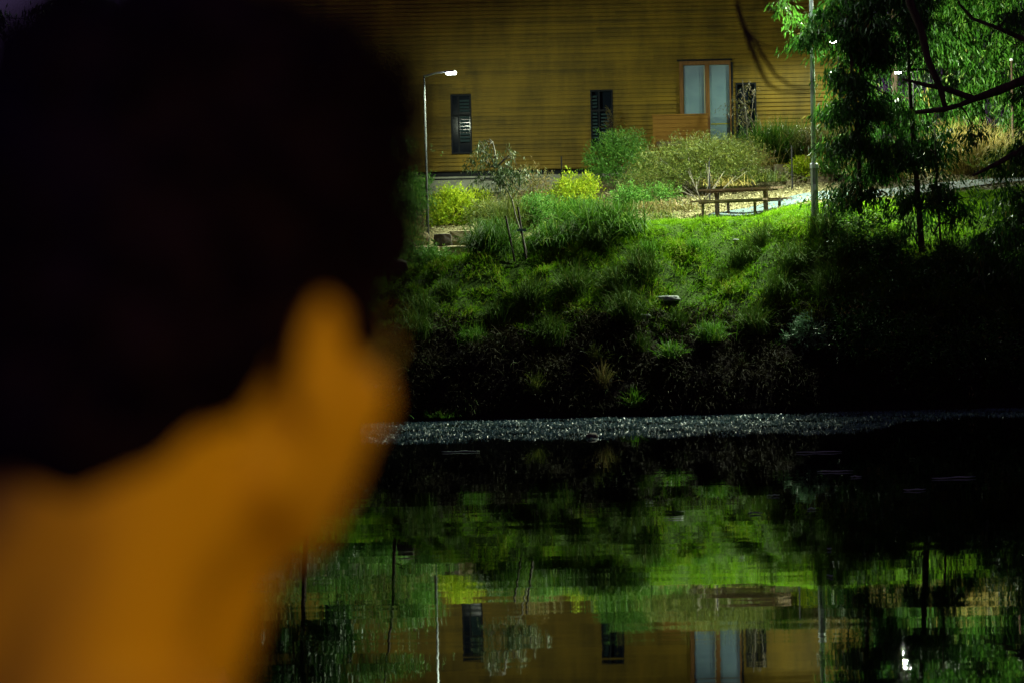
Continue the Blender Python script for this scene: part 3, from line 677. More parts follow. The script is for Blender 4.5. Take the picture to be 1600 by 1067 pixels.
# ------------------------------------------------------------------ shrubs
def crown_pts(n, c, r, power=.5):
    d = unit(rng.normal(size=(n, 3))); rad = rng.random(n) ** power
    lump = 1 + .18 * np.sin(d[:, 0] * 5 + c[0] * 3) * np.sin(d[:, 2] * 6 + 1) + .12 * np.sin(d[:, 1] * 9 + d[:, 0] * 7)
    return np.array(c) + d * rad[:, None] * np.array(r) * lump[:, None], d
def shrub(name, px, py_top, py_base, D, wpx, nclu, per, ll, lw, m_, label, cat='shrub', up=.5, stems=7, stem_m=None, flat=.8, cl_r=.12, droop=0.0, depth=None, lobes=None, group=None, low=0.15):
    """a shrub whose crown spans wpx wide, py_top..py_base at distance D"""
    s = F / D; base = P(px, py_base, D); top = P(px, py_top, D); H = top.z - base.z; W = wpx / s
    root = empty(name, base); tag(root, label, cat, group)
    lobes = lobes or [(0, .55, .5, .48)]    # x offset (fraction W), centre height fraction, x radius frac, z radius frac
    allp = []; alld = []
    for (lx, lz, rx, rz_) in lobes:
        k = int(nclu * (rx * rz_) / sum(q[2] * q[3] for q in lobes))
        c = (lx * W, 0, lz * H); p, d = crown_pts(k, c, (rx * W, (depth or W * .4) * rx * 2, rz_ * H)); allp.append(p); alld.append(d)
    cp = np.concatenate(allp); cd = np.concatenate(alld); keep = cp[:, 2] > low * H * .5; cp, cd = cp[keep], cd[keep]
    n = len(cp) * per; ci = np.repeat(np.arange(len(cp)), per)
    # each cluster is a sprig: leaves along a short outward twig
    tw = unit(cd + np.array([0, 0, up]) + rng.normal(size=cd.shape) * .4)
    t = rng.random(n)[:, None]
    pos = cp[ci] + tw[ci] * (t - .3) * cl_r * 2.2 + rng.normal(size=(n, 3)) * cl_r * .22
    d = tw[ci] + rng.normal(size=(n, 3)) * .65 + np.array([0, 0, -droop])
    V, Fc = leaves(pos, d, ll * rng.uniform(.6, 1.3, n), lw * rng.uniform(.7, 1.2, n))
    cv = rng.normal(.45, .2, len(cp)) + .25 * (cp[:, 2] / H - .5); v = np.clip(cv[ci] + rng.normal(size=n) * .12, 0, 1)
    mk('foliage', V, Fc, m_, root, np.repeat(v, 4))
    g = MB(); sel = rng.choice(len(cp), min(stems * 3, len(cp)), replace=False)
    for q in range(stems):
        tip = Vector(cp[sel[q]]); b0 = Vector((rng.normal() * .05, rng.normal() * .05, -.1))
        md = b0.lerp(tip, .5) + Vector((rng.normal() * .06, 0, .08 * H)); g.tube([b0, md, tip], [.022, .014, .006], 5)
        for e in range(2):
            t2 = Vector(cp[sel[stems + q * 2 + e]]) if stems + q * 2 + e < len(sel) else tip
            if (t2 - md).length < H * .6: g.tube([md, (md + t2) / 2 + Vector((0, 0, .03)), t2], [.011, .008, .004], 4)
    g.build('stems', stem_m or M['bark'], root, True)
    return root
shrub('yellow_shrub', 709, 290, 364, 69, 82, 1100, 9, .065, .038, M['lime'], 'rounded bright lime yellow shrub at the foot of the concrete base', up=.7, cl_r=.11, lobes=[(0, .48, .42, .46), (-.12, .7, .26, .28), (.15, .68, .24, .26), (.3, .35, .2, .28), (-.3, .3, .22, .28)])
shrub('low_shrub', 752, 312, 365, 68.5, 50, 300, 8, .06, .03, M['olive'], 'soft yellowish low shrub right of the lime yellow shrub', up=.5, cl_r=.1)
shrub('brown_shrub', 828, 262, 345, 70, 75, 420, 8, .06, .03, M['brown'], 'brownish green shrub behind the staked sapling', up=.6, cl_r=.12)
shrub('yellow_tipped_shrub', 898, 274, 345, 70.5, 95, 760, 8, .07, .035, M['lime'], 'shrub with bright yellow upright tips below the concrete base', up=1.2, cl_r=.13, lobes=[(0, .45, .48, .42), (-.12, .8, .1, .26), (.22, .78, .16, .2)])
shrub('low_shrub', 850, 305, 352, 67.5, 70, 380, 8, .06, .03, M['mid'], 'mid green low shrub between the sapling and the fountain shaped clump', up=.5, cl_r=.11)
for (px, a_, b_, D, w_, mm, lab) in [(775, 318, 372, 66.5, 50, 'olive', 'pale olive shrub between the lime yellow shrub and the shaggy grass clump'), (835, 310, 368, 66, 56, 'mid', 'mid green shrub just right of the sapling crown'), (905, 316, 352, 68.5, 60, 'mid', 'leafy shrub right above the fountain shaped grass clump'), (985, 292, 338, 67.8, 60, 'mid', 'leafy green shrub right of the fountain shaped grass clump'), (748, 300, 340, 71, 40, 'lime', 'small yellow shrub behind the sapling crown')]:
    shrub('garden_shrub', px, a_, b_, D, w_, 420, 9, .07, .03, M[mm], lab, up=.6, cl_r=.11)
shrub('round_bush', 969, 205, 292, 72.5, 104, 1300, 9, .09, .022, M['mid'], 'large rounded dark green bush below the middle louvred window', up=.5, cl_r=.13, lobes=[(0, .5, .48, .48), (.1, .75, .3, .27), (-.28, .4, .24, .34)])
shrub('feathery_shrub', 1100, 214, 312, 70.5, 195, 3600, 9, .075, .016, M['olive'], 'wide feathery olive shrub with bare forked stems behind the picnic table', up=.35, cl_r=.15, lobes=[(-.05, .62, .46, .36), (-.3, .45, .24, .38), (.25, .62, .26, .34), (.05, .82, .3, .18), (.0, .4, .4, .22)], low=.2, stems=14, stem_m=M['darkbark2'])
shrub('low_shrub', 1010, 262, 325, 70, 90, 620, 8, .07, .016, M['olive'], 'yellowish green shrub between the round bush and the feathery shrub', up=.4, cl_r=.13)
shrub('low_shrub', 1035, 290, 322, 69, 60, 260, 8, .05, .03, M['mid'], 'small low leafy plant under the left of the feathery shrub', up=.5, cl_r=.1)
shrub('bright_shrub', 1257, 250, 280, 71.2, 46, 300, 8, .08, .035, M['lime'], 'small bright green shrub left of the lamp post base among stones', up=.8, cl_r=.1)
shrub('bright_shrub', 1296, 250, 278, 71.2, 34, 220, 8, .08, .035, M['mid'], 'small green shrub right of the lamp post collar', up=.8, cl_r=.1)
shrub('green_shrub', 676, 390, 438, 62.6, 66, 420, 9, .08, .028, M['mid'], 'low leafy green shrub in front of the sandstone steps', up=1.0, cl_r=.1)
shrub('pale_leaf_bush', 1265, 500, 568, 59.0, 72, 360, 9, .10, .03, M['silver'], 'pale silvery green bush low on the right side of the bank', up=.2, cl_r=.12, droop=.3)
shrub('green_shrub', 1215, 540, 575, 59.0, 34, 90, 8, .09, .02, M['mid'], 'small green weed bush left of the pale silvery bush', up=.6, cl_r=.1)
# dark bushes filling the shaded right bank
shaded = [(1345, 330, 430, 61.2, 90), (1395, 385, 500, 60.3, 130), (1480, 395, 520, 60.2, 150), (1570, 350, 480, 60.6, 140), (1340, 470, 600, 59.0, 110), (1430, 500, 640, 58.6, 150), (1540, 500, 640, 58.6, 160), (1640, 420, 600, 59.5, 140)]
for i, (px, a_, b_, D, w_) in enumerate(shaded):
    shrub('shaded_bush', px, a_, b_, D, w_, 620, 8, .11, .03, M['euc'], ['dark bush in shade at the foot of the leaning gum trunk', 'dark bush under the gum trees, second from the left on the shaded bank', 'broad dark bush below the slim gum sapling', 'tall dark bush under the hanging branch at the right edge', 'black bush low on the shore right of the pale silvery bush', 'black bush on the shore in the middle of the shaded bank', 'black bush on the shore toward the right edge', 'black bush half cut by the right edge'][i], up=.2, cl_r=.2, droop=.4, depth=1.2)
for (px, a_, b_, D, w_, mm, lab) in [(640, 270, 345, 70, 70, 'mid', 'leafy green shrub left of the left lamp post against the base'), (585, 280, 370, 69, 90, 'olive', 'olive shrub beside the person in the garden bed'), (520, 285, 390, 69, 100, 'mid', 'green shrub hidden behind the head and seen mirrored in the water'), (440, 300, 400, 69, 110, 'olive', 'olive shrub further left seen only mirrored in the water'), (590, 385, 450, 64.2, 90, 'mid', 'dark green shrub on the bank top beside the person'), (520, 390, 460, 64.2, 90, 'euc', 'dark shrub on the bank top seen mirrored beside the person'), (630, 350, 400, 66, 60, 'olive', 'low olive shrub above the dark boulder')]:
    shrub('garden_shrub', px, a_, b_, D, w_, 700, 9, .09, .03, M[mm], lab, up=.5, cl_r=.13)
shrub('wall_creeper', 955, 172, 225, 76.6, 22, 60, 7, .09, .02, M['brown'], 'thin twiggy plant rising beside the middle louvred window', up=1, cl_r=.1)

# ------------------------------------------------------------------ trees
def droop_leaves(centres, rr, per, ll, lw):
    n = len(centres) * per; ci = np.repeat(np.arange(len(centres)), per)
    tw = np.stack([rng.normal(size=len(centres)) * .9, rng.normal(size=len(centres)) * .9, -np.ones(len(centres)) * .8], 1)
    t = rng.random(n)[:, None]
    pos = centres[ci] + tw[ci] * t * rr * 1.6 + rng.normal(size=(n, 3)) * rr * .28
    d = np.array([0, 0, -1.0]) + tw[ci] * .35 + rng.normal(size=(n, 3)) * .45
    return pos, d, ci
def gum(name, label, trunk, blobs, root_px, m_leaf, per=18, ll=.21, lw=.04, rr=.24, group=None, tr_m=None, extra=[], cat='tree', dens=1.0, clsz=1.0):
    """trunk: list of (px,py,D,radius m); blobs: (px,py,D, rx_px, ry_px, n)"""
    base = P(root_px[0], root_px[1], root_px[2]); root = empty(name, base); tag(root, label, cat, group)
    g = MB(); tp = [P(a, b_, c) - base for a, b_, c, d in trunk]
    g.tube(tp, [t[3] for t in trunk], 9)
    for ex in extra: g.tube([P(a, b_, c) - base for a, b_, c, d in ex], [t[3] for t in ex], 7)
    cps = []
    poly = tp + [P(a, b_, c) - base for ex in extra for a, b_, c, d in ex]
    for (px, py, D, rx, ry, n) in blobs:
        s = F / D; c = P(px, py, D) - base
        sub, d = crown_pts(max(3, int(n / 7)), tuple(c), (rx / s, rx / s * .8, ry / s), .5); k_ = int(n * dens * 1.3)
        p = sub[rng.integers(0, len(sub), k_)] + rng.normal(size=(k_, 3)) * np.array([.15, .15, .10]) * clsz; cps.append(p)
        near = min(poly, key=lambda q: (q - c).length + max(0, q.z - c.z) * .5)
        md = (near + c) / 2 + Vector((0, 0, (c - near).length * .12))
        g.tube([near, md, c], [.035, .022, .010], 5)
        for q in range(5):
            e = Vector(p[rng.integers(len(p))]); g.tube([c.lerp(md, .3 * (q % 2)), (c + e) / 2 + Vector((0, 0, .06)), e], [.012, .008, .004], 4)
    g.build('trunk', tr_m or M['bark'], root, True)
    cp = np.concatenate(cps)
    w3 = cp + np.array(base); ok_ = np.ones(len(cp), bool)
    for lp in (L_PATH, L_FAR):           # breaks in the crown where the lamps shine through
        t = w3[:, 1] / lp.y; ok_ &= ~((w3[:, 1] < lp.y) & (np.abs(w3[:, 0] - lp.x * t) < .26) & (np.abs(w3[:, 2] - .12 - (CAMZ + (lp.z - CAMZ) * t)) < .28))
    cp = cp[ok_]
    pos, d, ci = droop_leaves(cp, rr, per, ll, lw); n = len(pos)
    V, Fc = leaves(pos, d, ll * rng.uniform(.6, 1.3, n), lw * rng.uniform(.7, 1.2, n))
    v = np.clip(rng.normal(.4, .22, len(cp))[ci] + rng.normal(size=n) * .15, 0, 1)
    mk('crown', V, Fc, m_leaf, root, np.repeat(v, 4)); return root
# leaning gum sapling, base (1343,320)
gum('gum_tree', 'dark gum tree with a thin straight trunk, nearest to the tall lamp post',
    [(1344, 335, 61.0, .06), (1342, 250, 61.0, .05), (1336, 150, 61.1, .045), (1325, 40, 61.2, .035), (1318, -60, 61.2, .02)],
    [(1325, 60, 61.3, 42, 44, 60), (1288, 52, 61.0, 26, 24, 26), (1312, 105, 61.2, 26, 36, 28), (1336, 150, 61.2, 42, 46, 60), (1312, 165, 61.2, 22, 34, 18), (1352, 215, 61.2, 42, 32, 48), (1318, 228, 61.0, 20, 18, 12), (1345, 0, 61.4, 52, 46, 50), (1298, 8, 61.4, 20, 18, 10), (1340, 275, 61, 30, 30, 22), (1322, 305, 60.9, 30, 14, 16), (1366, 80, 61.5, 34, 56, 50)],
    (1344, 335, 61.0), M['euc'], dens=1.7, clsz=1.1)
gum('gum_tree', 'dark gum tree with a leaning trunk on the lawn edge left of the slim sapling',
    [(1441, 395, 61.2, .085), (1436, 330, 61.2, .075), (1430, 250, 61.3, .065), (1424, 180, 61.4, .055), (1420, 110, 61.5, .04), (1418, 20, 61.5, .03)],
    [(1400, 200, 61.4, 44, 45, 55), (1440, 235, 61.3, 50, 40, 60), (1455, 290, 61.2, 50, 36, 45), (1425, 305, 61.1, 24, 26, 20), (1380, 170, 61.5, 34, 26, 30), (1375, 250, 61.4, 40, 30, 36), (1496, 312, 61.3, 30, 18, 14), (1385, 40, 61.5, 60, 50, 75), (1440, 80, 61.6, 22, 34, 14), (1420, -10, 61.6, 60, 34, 40), (1418, 358, 61.1, 14, 18, 8), (1445, 15, 61.6, 44, 34, 44), (1462, 210, 61.4, 30, 30, 24), (1470, 120, 61.6, 18, 20, 9)],
    (1441, 395, 61.2), M['euc'], dens=1.35, clsz=1.1)
gum('gum_sapling', 'very slim gum sapling with few leaves right of the leaning gum trunk',
    [(1473, 410, 60.8, .03), (1468, 350, 60.8, .025), (1463, 280, 60.8, .02), (1460, 200, 60.8, .012)],
    [(1462, 300, 60.8, 22, 26, 10), (1468, 255, 60.8, 26, 30, 14), (1480, 350, 60.8, 20, 14, 5), (1460, 365, 60.8, 16, 10, 4)],
    (1473, 410, 60.8), M['euc'], per=9)
# big gum on the right, nearer, dark limbs crossing
gum('large_gum_tree', 'large gum tree with thick dark crossing limbs at the right edge of the view',
    [(1700, 520, 58.9, .30), (1680, 330, 58.9, .26), (1650, 190, 59, .22), (1618, 118, 59, .16), (1560, 142, 59.1, .11), (1522, 155, 59.2, .085), (1480, 140, 59.3, .07), (1445, 133, 59.4, .05), (1410, 124, 59.4, .03)],
    [(1575, 345, 59.3, 50, 46, 46), (1595, 205, 59.1, 40, 40, 26), (1570, 255, 59.2, 34, 16, 10), (1600, 300, 59.2, 40, 30, 30), (1588, 20, 59.2, 36, 34, 22), (1520, 200, 59.3, 40, 18, 12), (1540, 385, 59.4, 40, 30, 26), (1605, 400, 59.2, 40, 40, 26), (1640, 100, 59, 50, 80, 60)],
    (1700, 520, 58.9), M['euc'],
    extra=[[(1522, 155, 59.2, .08), (1500, 165, 59.2, .06), (1472, 172, 59.3, .07), (1430, 176, 59.4, .05)],
           [(1478, 175, 59.3, .05), (1470, 140, 59.3, .08), (1450, 95, 59.4, .085), (1439, 45, 59.5, .10), (1422, 5, 59.5, .11), (1415, -50, 59.5, .11)],
           [(1660, 90, 59, .12), (1600, 62, 59, .07), (1560, 45, 59.1, .05), (1520, 30, 59.1, .04), (1500, 8, 59.1, .03), (1488, -20, 59.1, .02)],
           [(1660, 210, 59, .12), (1605, 230, 58.8, .09), (1560, 255, 58.8, .06), (1520, 275, 58.8, .03)]])
# pale lit trees behind
gum('backdrop_gum_tree', 'tall brightly lit pale green gum tree filling the upper right behind the dark limbs',
    [(1540, 270, 84, .2), (1530, 150, 84, .16), (1510, 20, 84, .12), (1500, -120, 84, .06)],
    [(1500, 60, 83.5, 60, 60, 150), (1560, 110, 83.5, 60, 60, 140), (1500, 150, 83.5, 50, 40, 90), (1560, 10, 83.5, 70, 50, 140), (1590, 180, 83.5, 50, 40, 80), (1480, 0, 83.5, 50, 40, 90), (1620, 60, 83.5, 60, 80, 130), (1530, 210, 83.5, 50, 30, 60), (1540, -60, 83.5, 90, 50, 80)],
    (1540, 270, 84), M['eucpale'], ll=.27, lw=.05, rr=.34, clsz=1.7, dens=.75)
gum('backdrop_gum_tree', 'mid green gum tree behind the lamp that shines through the crown',
    [(1400, 262, 83, .16), (1398, 150, 83, .12), (1395, 20, 83, .08), (1390, -80, 83, .05)],
    [(1380, 150, 82.5, 50, 50, 90), (1430, 60, 82.5, 50, 50, 90), (1340, 60, 82.5, 50, 60, 90), (1440, 170, 82.5, 40, 50, 60), (1360, 230, 82.5, 50, 24, 40), (1400, -30, 82.5, 80, 40, 70), (1450, 230, 82.5, 40, 24, 30)],
    (1400, 262, 83), M['euc'], ll=.24, lw=.04, rr=.32, clsz=1.6)
for i, (px, D, lab) in enumerate([(1480, 96, 'dark tall tree far behind the pale lit gum'), (1620, 98, 'dark tall tree far back at the right edge')]):
    gum('backdrop_tree', lab, [(px, 250, D, .25), (px, 100, D, .2), (px, -80, D, .1)],
        [(px, 100, D, 90, 80, 170), (px - 50, 0, D, 80, 70, 130), (px + 50, 10, D, 80, 70, 130), (px, 200, D, 90, 40, 90), (px, -80, D, 90, 50, 80)], (px, 250, D), M['euc'], ll=.3, lw=.06, rr=.5)
# tree on the left behind the person's head
gum('left_bank_tree', 'leafy green tree on the left bank just beside the person and the left lamp post',
    [(608, 445, 62.8, .05), (604, 400, 62.8, .045), (600, 330, 62.9, .04), (585, 240, 62.9, .03), (575, 150, 62.9, .02)],
    [(640, 300, 62.9, 26, 40, 55), (630, 350, 62.8, 32, 30, 50), (590, 300, 62.9, 60, 50, 90), (540, 250, 62.9, 60, 50, 90), (600, 220, 63, 40, 40, 60), (540, 340, 62.9, 60, 50, 80), (500, 220, 62.9, 60, 60, 90), (540, 170, 62.9, 40, 50, 60), (450, 300, 62.9, 60, 60, 90), (650, 385, 62.5, 22, 18, 20)],
    (608, 445, 62.8), M['mid'], per=14, ll=.10, lw=.03, rr=.25)
gum('left_bank_tree', 'dark tree further left whose crown shows only in the water beside the person',
    [(470, 470, 62.0, .07), (462, 380, 62.0, .06), (452, 250, 62.0, .05), (450, 160, 62, .03)],
    [(450, 200, 62, 80, 60, 110), (500, 280, 62, 60, 50, 90), (400, 260, 62, 90, 60, 110), (430, 120, 62, 80, 60, 90)],
    (470, 470, 62.0), M['euc'])
gum('left_edge_tree', 'dark tree at the far left edge half hidden behind the curly hair',
    [(60, 480, 60.5, .16), (70, 300, 60.5, .13), (80, 60, 60.5, .08)],
    [(40, 30, 60.5, 90, 60, 90), (140, 20, 60.5, 80, 60, 90), (80, 150, 60.5, 110, 60, 90), (230, 30, 60.5, 70, 60, 60)],
    (60, 480, 60.5), M['euc'])
# staked sapling
gum('staked_sapling', 'young sapling with a thin pale trunk tied between two dark stakes',
    [(823, 396, 61.6, .022), (818, 375, 61.6, .02), (806, 340, 61.6, .018), (800, 312, 61.65, .016), (788, 290, 61.65, .014), (776, 262, 61.65, .01)],
    [(765, 262, 61.65, 26, 20, 26), (790, 265, 61.65, 26, 22, 26), (758, 238, 61.65, 12, 14, 8), (770, 222, 61.65, 10, 12, 6), (785, 288, 61.65, 34, 14, 18), (800, 245, 61.65, 14, 10, 7), (752, 282, 61.65, 14, 10, 8), (812, 270, 61.6, 16, 14, 9)],
    (823, 396, 61.6), M['sap'], per=13, ll=.10, lw=.03, rr=.16, tr_m=M['palebark'], extra=[[(800, 312, 61.65, .010), (812, 292, 61.65, .008), (826, 300, 61.65, .005)]])
for (a_, b_, lab) in [((790, 338), (804, 400), 'dark timber stake left of the sapling trunk'), ((809, 324), (822, 396), 'dark timber stake right of the sapling trunk')]:
    p0 = P(b_[0], b_[1], 61.5); p1 = P(a_[0], a_[1], 61.5)
    g = MB(); g.tube([Vector((0, 0, -.15)), p1 - p0], [.028, .026], 6); o = g.build('tree_stake', M['timber'] if 0 else mat('stake_timber', (.045, .035, .03), .8)); o.location = p0; tag(o, lab, 'stake')
g = MB(); q0, q1 = P(796, 352, 61.5), P(812, 354, 61.5); g.box((q0 + q1) / 2 * 1.0, (.26, .02, .05)); q2 = P(814, 365, 61.5)
ob = MB(); ob.box((0, 0, 0), (.24, .05, .06)); o = ob.build('tree_tie', M['tie']); o.location = P(815, 360, 61.45); tag(o, 'green webbing tie holding the sapling to its stakes', 'tree tie')
# thin tree in front of right window
gum('slender_tree', 'slender twiggy tree in front of the dark window right of the door',
    [(1167, 236, 75.5, .03), (1167, 195, 75.5, .026), (1163, 160, 75.5, .018), (1160, 125, 75.5, .01)],
    [(1164, 165, 75.6, 18, 26, 22), (1176, 190, 75.6, 14, 20, 12), (1158, 145, 75.6, 14, 16, 9), (1172, 140, 75.6, 10, 14, 6)],
    (1167, 236, 75.5), M['brown'], per=10, ll=.10, lw=.018, rr=.18, tr_m=M['darkbark2'], extra=[[(1167, 205, 75.5, .016), (1174, 180, 75.5, .012), (1178, 150, 75.5, .006)]])
# bare forked stems at right of the feathery shrub
base = P(1098, 316, 67.6); g = MB()
for (e, k) in [((1075, 268), .0), ((1108, 262), .1), ((1132, 268), .1), ((1060, 296), 0), ((1150, 275), 0), ((1088, 284), .1), ((1042, 315), 0), ((1120, 290), 0)]:
    tip = P(e[0], e[1], 67.6 + k) - base; md = tip * .5 + Vector((rng.normal() * .05, 0, .02 - .08 * abs(tip.x))); g.tube([(0, 0, -.1), md, tip], [.016, .011, .005], 6)
    t2 = tip + Vector((rng.normal() * .2, 0, .12)); g.tube([md, (md + t2) / 2, t2], [.007, .006, .003], 5)
o = g.build('bare_stems', M['darkbark2'], None, True); o.location = base; tag(o, 'bare pale forked stems of a pruned shrub left behind the picnic table', 'bare shrub')
# garden stakes
for (px, a_, b_, D, lab) in [(1238, 228, 294, 70, 'thin dark marker stake by the stones left of the tall lamp post'), (1109, 252, 306, 69, 'thin dark stake behind the left end of the picnic table'), (878, 245, 285, 74, 'thin dark stake against the concrete base below the boards')]:
    p0 = P(px, b_, D); p1 = P(px, a_, D); g = MB(); g.tube([(0, 0, -.2), (0, 0, (p1.z - p0.z))], [.028, .024], 6); g.tube([(0, 0, (p1.z - p0.z) * .28), (0, 0, (p1.z - p0.z) * .32)], [.05, .05], 6)
    o = g.build('marker_stake', M['black']); o.location = p0; tag(o, lab, 'stake')
# added near branches standing for branch shadows on the wall; one lit leaf spray
OV = 8.0
base = P(1500, -900, OV); ro = empty('wall_shadow_branches', (P(1900, 700, OV).x, OV, 0)); ro.location.z = -.6
tag(ro, 'added near tree whose bare branches stand in for branch shadows on the wall above the door', 'tree')
g = MB(); bo_ = ro.location
def ptl(l): return [P(a, b_, OV) - bo_ for a, b_ in l]
g.tube([(0, 0, 0), Vector((.05, 0, 2.4)), Vector((-.1, 0, 4.4)), ptl([(1500, -330)])[0], ptl([(1300, -200)])[0]], [.10, .08, .05, .022, .012], 9)
g.tube(ptl([(1300, -200), (1190, -120), (1150, -40), (1152, 5), (1158, 30), (1172, 70), (1188, 110), (1200, 132), (1218, 143), (1262, 147)]), [.012, .010, .009, .0075, .009, .008, .0065, .0055, .004, .0025], 6)
g.tube(ptl([(1163, 42), (1178, 62), (1194, 90), (1212, 118), (1236, 135), (1268, 142)]), [.0055, .0055, .006, .005, .004, .0025], 6)
g.tube(ptl([(1172, 60), (1196, 72), (1216, 78), (1232, 76)]), [.004, .003, .0025, .0015], 6)
g.tube(ptl([(1300, -200), (1220, -100), (1190, -10), (1199, 10), (1214, 22), (1228, 26)]), [.008, .006, .005, .0055, .004, .002], 6)
g.tube(ptl([(1255, -150), (1232, -40), (1233, 0), (1243, 14), (1262, 22)]), [.006, .005, .0045, .003, .002], 6)
g.build('trunk', M['bark'], ro, True)
# leaf spray near (1225,30)
pr_ = P(1232, -30, 60); rs = gum('hanging_leaf_spray', 'lit gum leaf spray hanging at the top beside the tall lamp post', [(1252, -60, 61.3, .02), (1235, -20, 61.3, .012), (1228, 10, 61.3, .008)],
    [(1220, 12, 61.3, 12, 14, 8), (1236, 22, 61.3, 10, 14, 7), (1230, -14, 61.3, 10, 10, 5)], (1252, -60, 61.3), M['mid'], per=12, rr=.14, cat='leaves', clsz=.4)

# ------------------------------------------------------------------ floating weed and drift
n = 80000
px_ = rng.uniform(560, 1640, n); D = rng.uniform(50.3, 57.35, n)
lim = np.interp(px_, [560, 1200, 1330, 1420, 1640], [50.3, 50.3, 50.6, 53.6, 54.4]) + .35 * np.sin(px_ / 57) + .25 * np.sin(px_ / 17) + .2 * np.sin(px_ / 5.3) + np.abs(rng.normal(size=n)) * .7
patch = hsh(px_ / 60, D * 1.2)
k = (D > lim) & (rng.random(n) < np.clip(.55 + .7 * patch, .06, 1)); px_, D = px_[k], D[k]; n = len(D)
X = (px_ - 800) / F * D
base = np.stack([X, D, np.full(n, .006)], 1)
a = rng.uniform(0, 2 * math.pi, n); tilt = np.abs(rng.normal(size=n)) * .42
d = np.stack([np.cos(a), np.sin(a), tilt], 1)
V, Fc = leaves(base, d, rng.uniform(.014, .05, n), rng.uniform(.01, .03, n))
V[:, 2] = np.maximum(V[:, 2], .003)
M['weed'] = leaf_mat('floating_weed', [(0, (.02, .07, .06)), (.6, (.06, .13, .13)), (1, (.11, .21, .32))], .36, .1, .45)
tag(mk('floating_weed', V, Fc, M['weed'], None, np.repeat(rng.random(n), 4)), 'band of glittering floating weed along the far shore', 'floating weed', None, 'stuff')
drift = [(1280, 707, 72, 'long pale floating twig nearest to the weed band on the right'), (1305, 737, 55, 'pale floating twig above the reflection of the silvery bush'), (1337, 745, 18, 'short white floating twig right of the longer pale one'), (1490, 747, 70, 'thin floating twig furthest right'), (1208, 775, 20, 'short floating twig left of the reflected silvery bush'), (1180, 803, 22, 'short pale floating twig in the middle of the pond'), (1268, 796, 14, 'tiny white floating chip below the reflected bush'), (720, 706, 60, 'faint floating twig beside the weed band on the left'), (1296, 859, 8, 'white floating chip on the bright green reflection'), (1297, 901, 9, 'white floating chip nearest to the reflected lamp post'), (1430, 766, 36, 'floating twig in the dark water toward the right')]
M['drift'] = mat('wet_pale_twig', (.40, .55, .42), .6, spec=.1)
for (px, py, w_, lab) in drift:
    dirv = P(px, py, 10) - Vector((0, 0, CAMZ)); kk = -CAMZ / dirv.z; p = Vector((0, 0, CAMZ)) + dirv * kk; s = F / p.y; Lx = w_ / s
    g = MB(); pts = [(-Lx / 2 + Lx * t / 5, rng.normal() * .03, .012 + rng.random() * .012) for t in range(6)]
    g.tube(pts, [.006, .012, .010, .014, .010, .005], 5)
    o = g.build('floating_twig', M['drift'], None, True); o.location = p; tag(o, lab, 'floating twig')
dirv = P(925, 683, 10) - Vector((0, 0, CAMZ)); kk = -CAMZ / dirv.z; p = Vector((0, 0, CAMZ)) + dirv * kk
rock(p + Vector((0, 0, .03)), (.22, .3, .12), M['darkrock'], 'small dark stone poking out of the floating weed', seed=31)

# ------------------------------------------------------------------ person close to the camera, seen from behind
def ico(c, r, M3=None, sub=3):
    bm = bmesh.new(); bmesh.ops.create_icosphere(bm, subdivisions=sub, radius=1)
    r = r if hasattr(r, '__len__') else (r, r, r); out = []
    for v in bm.verts:
        p = Vector((v.co.x * r[0], v.co.y * r[1], v.co.z * r[2]))
        if M3 is not None: p = M3 @ p
        out.append(p + Vector(c))
    fs = [tuple(v.index for v in f.verts) for f in bm.faces]; bm.free(); return out, fs
class Blob:
    def __init__(s): s.v = []; s.f = []
    def add(s, vf):
        i = len(s.v); s.v += vf[0]; s.f += [tuple(a + i for a in f) for f in vf[1]]
    def ell(s, c, r, M3=None): s.add(ico(c, r, M3)); return s
    def cap(s, pts, rad):
        pts = [Vector(p) for p in pts]
        for a in range(len(pts) - 1):
            n = max(2, int((pts[a + 1] - pts[a]).length / (min(rad[a], rad[a + 1]) * .35)))
            for k in range(n + 1):
                t = k / n; s.add(ico(pts[a].lerp(pts[a + 1], t), rad[a] + (rad[a + 1] - rad[a]) * t, None, 2))
        return s
    def remesh(s, name, vox, material, parent, smooth_it=6, T=None):
        me = bpy.data.meshes.new(name + '_tmp'); me.from_pydata([tuple(v) for v in s.v], [], s.f); me.update()
        o = bpy.data.objects.new(name + '_tmp', me); col.objects.link(o)
        md = o.modifiers.new('r', 'REMESH'); md.mode = 'VOXEL'; md.voxel_size = vox
        sm = o.modifiers.new('s', 'SMOOTH'); sm.iterations = smooth_it; sm.factor = .5
        dg = bpy.context.evaluated_depsgraph_get(); dg.update()
        m2 = bpy.data.meshes.new_from_object(o.evaluated_get(dg)); bpy.data.objects.remove(o); bpy.data.meshes.remove(me)
        m2.name = name; m2.materials.clear(); m2.materials.append(material)
        m2.polygons.foreach_set('use_smooth', [True] * len(m2.polygons))
        o2 = bpy.data.objects.new(name, m2); col.objects.link(o2); o2.parent = parent; return o2

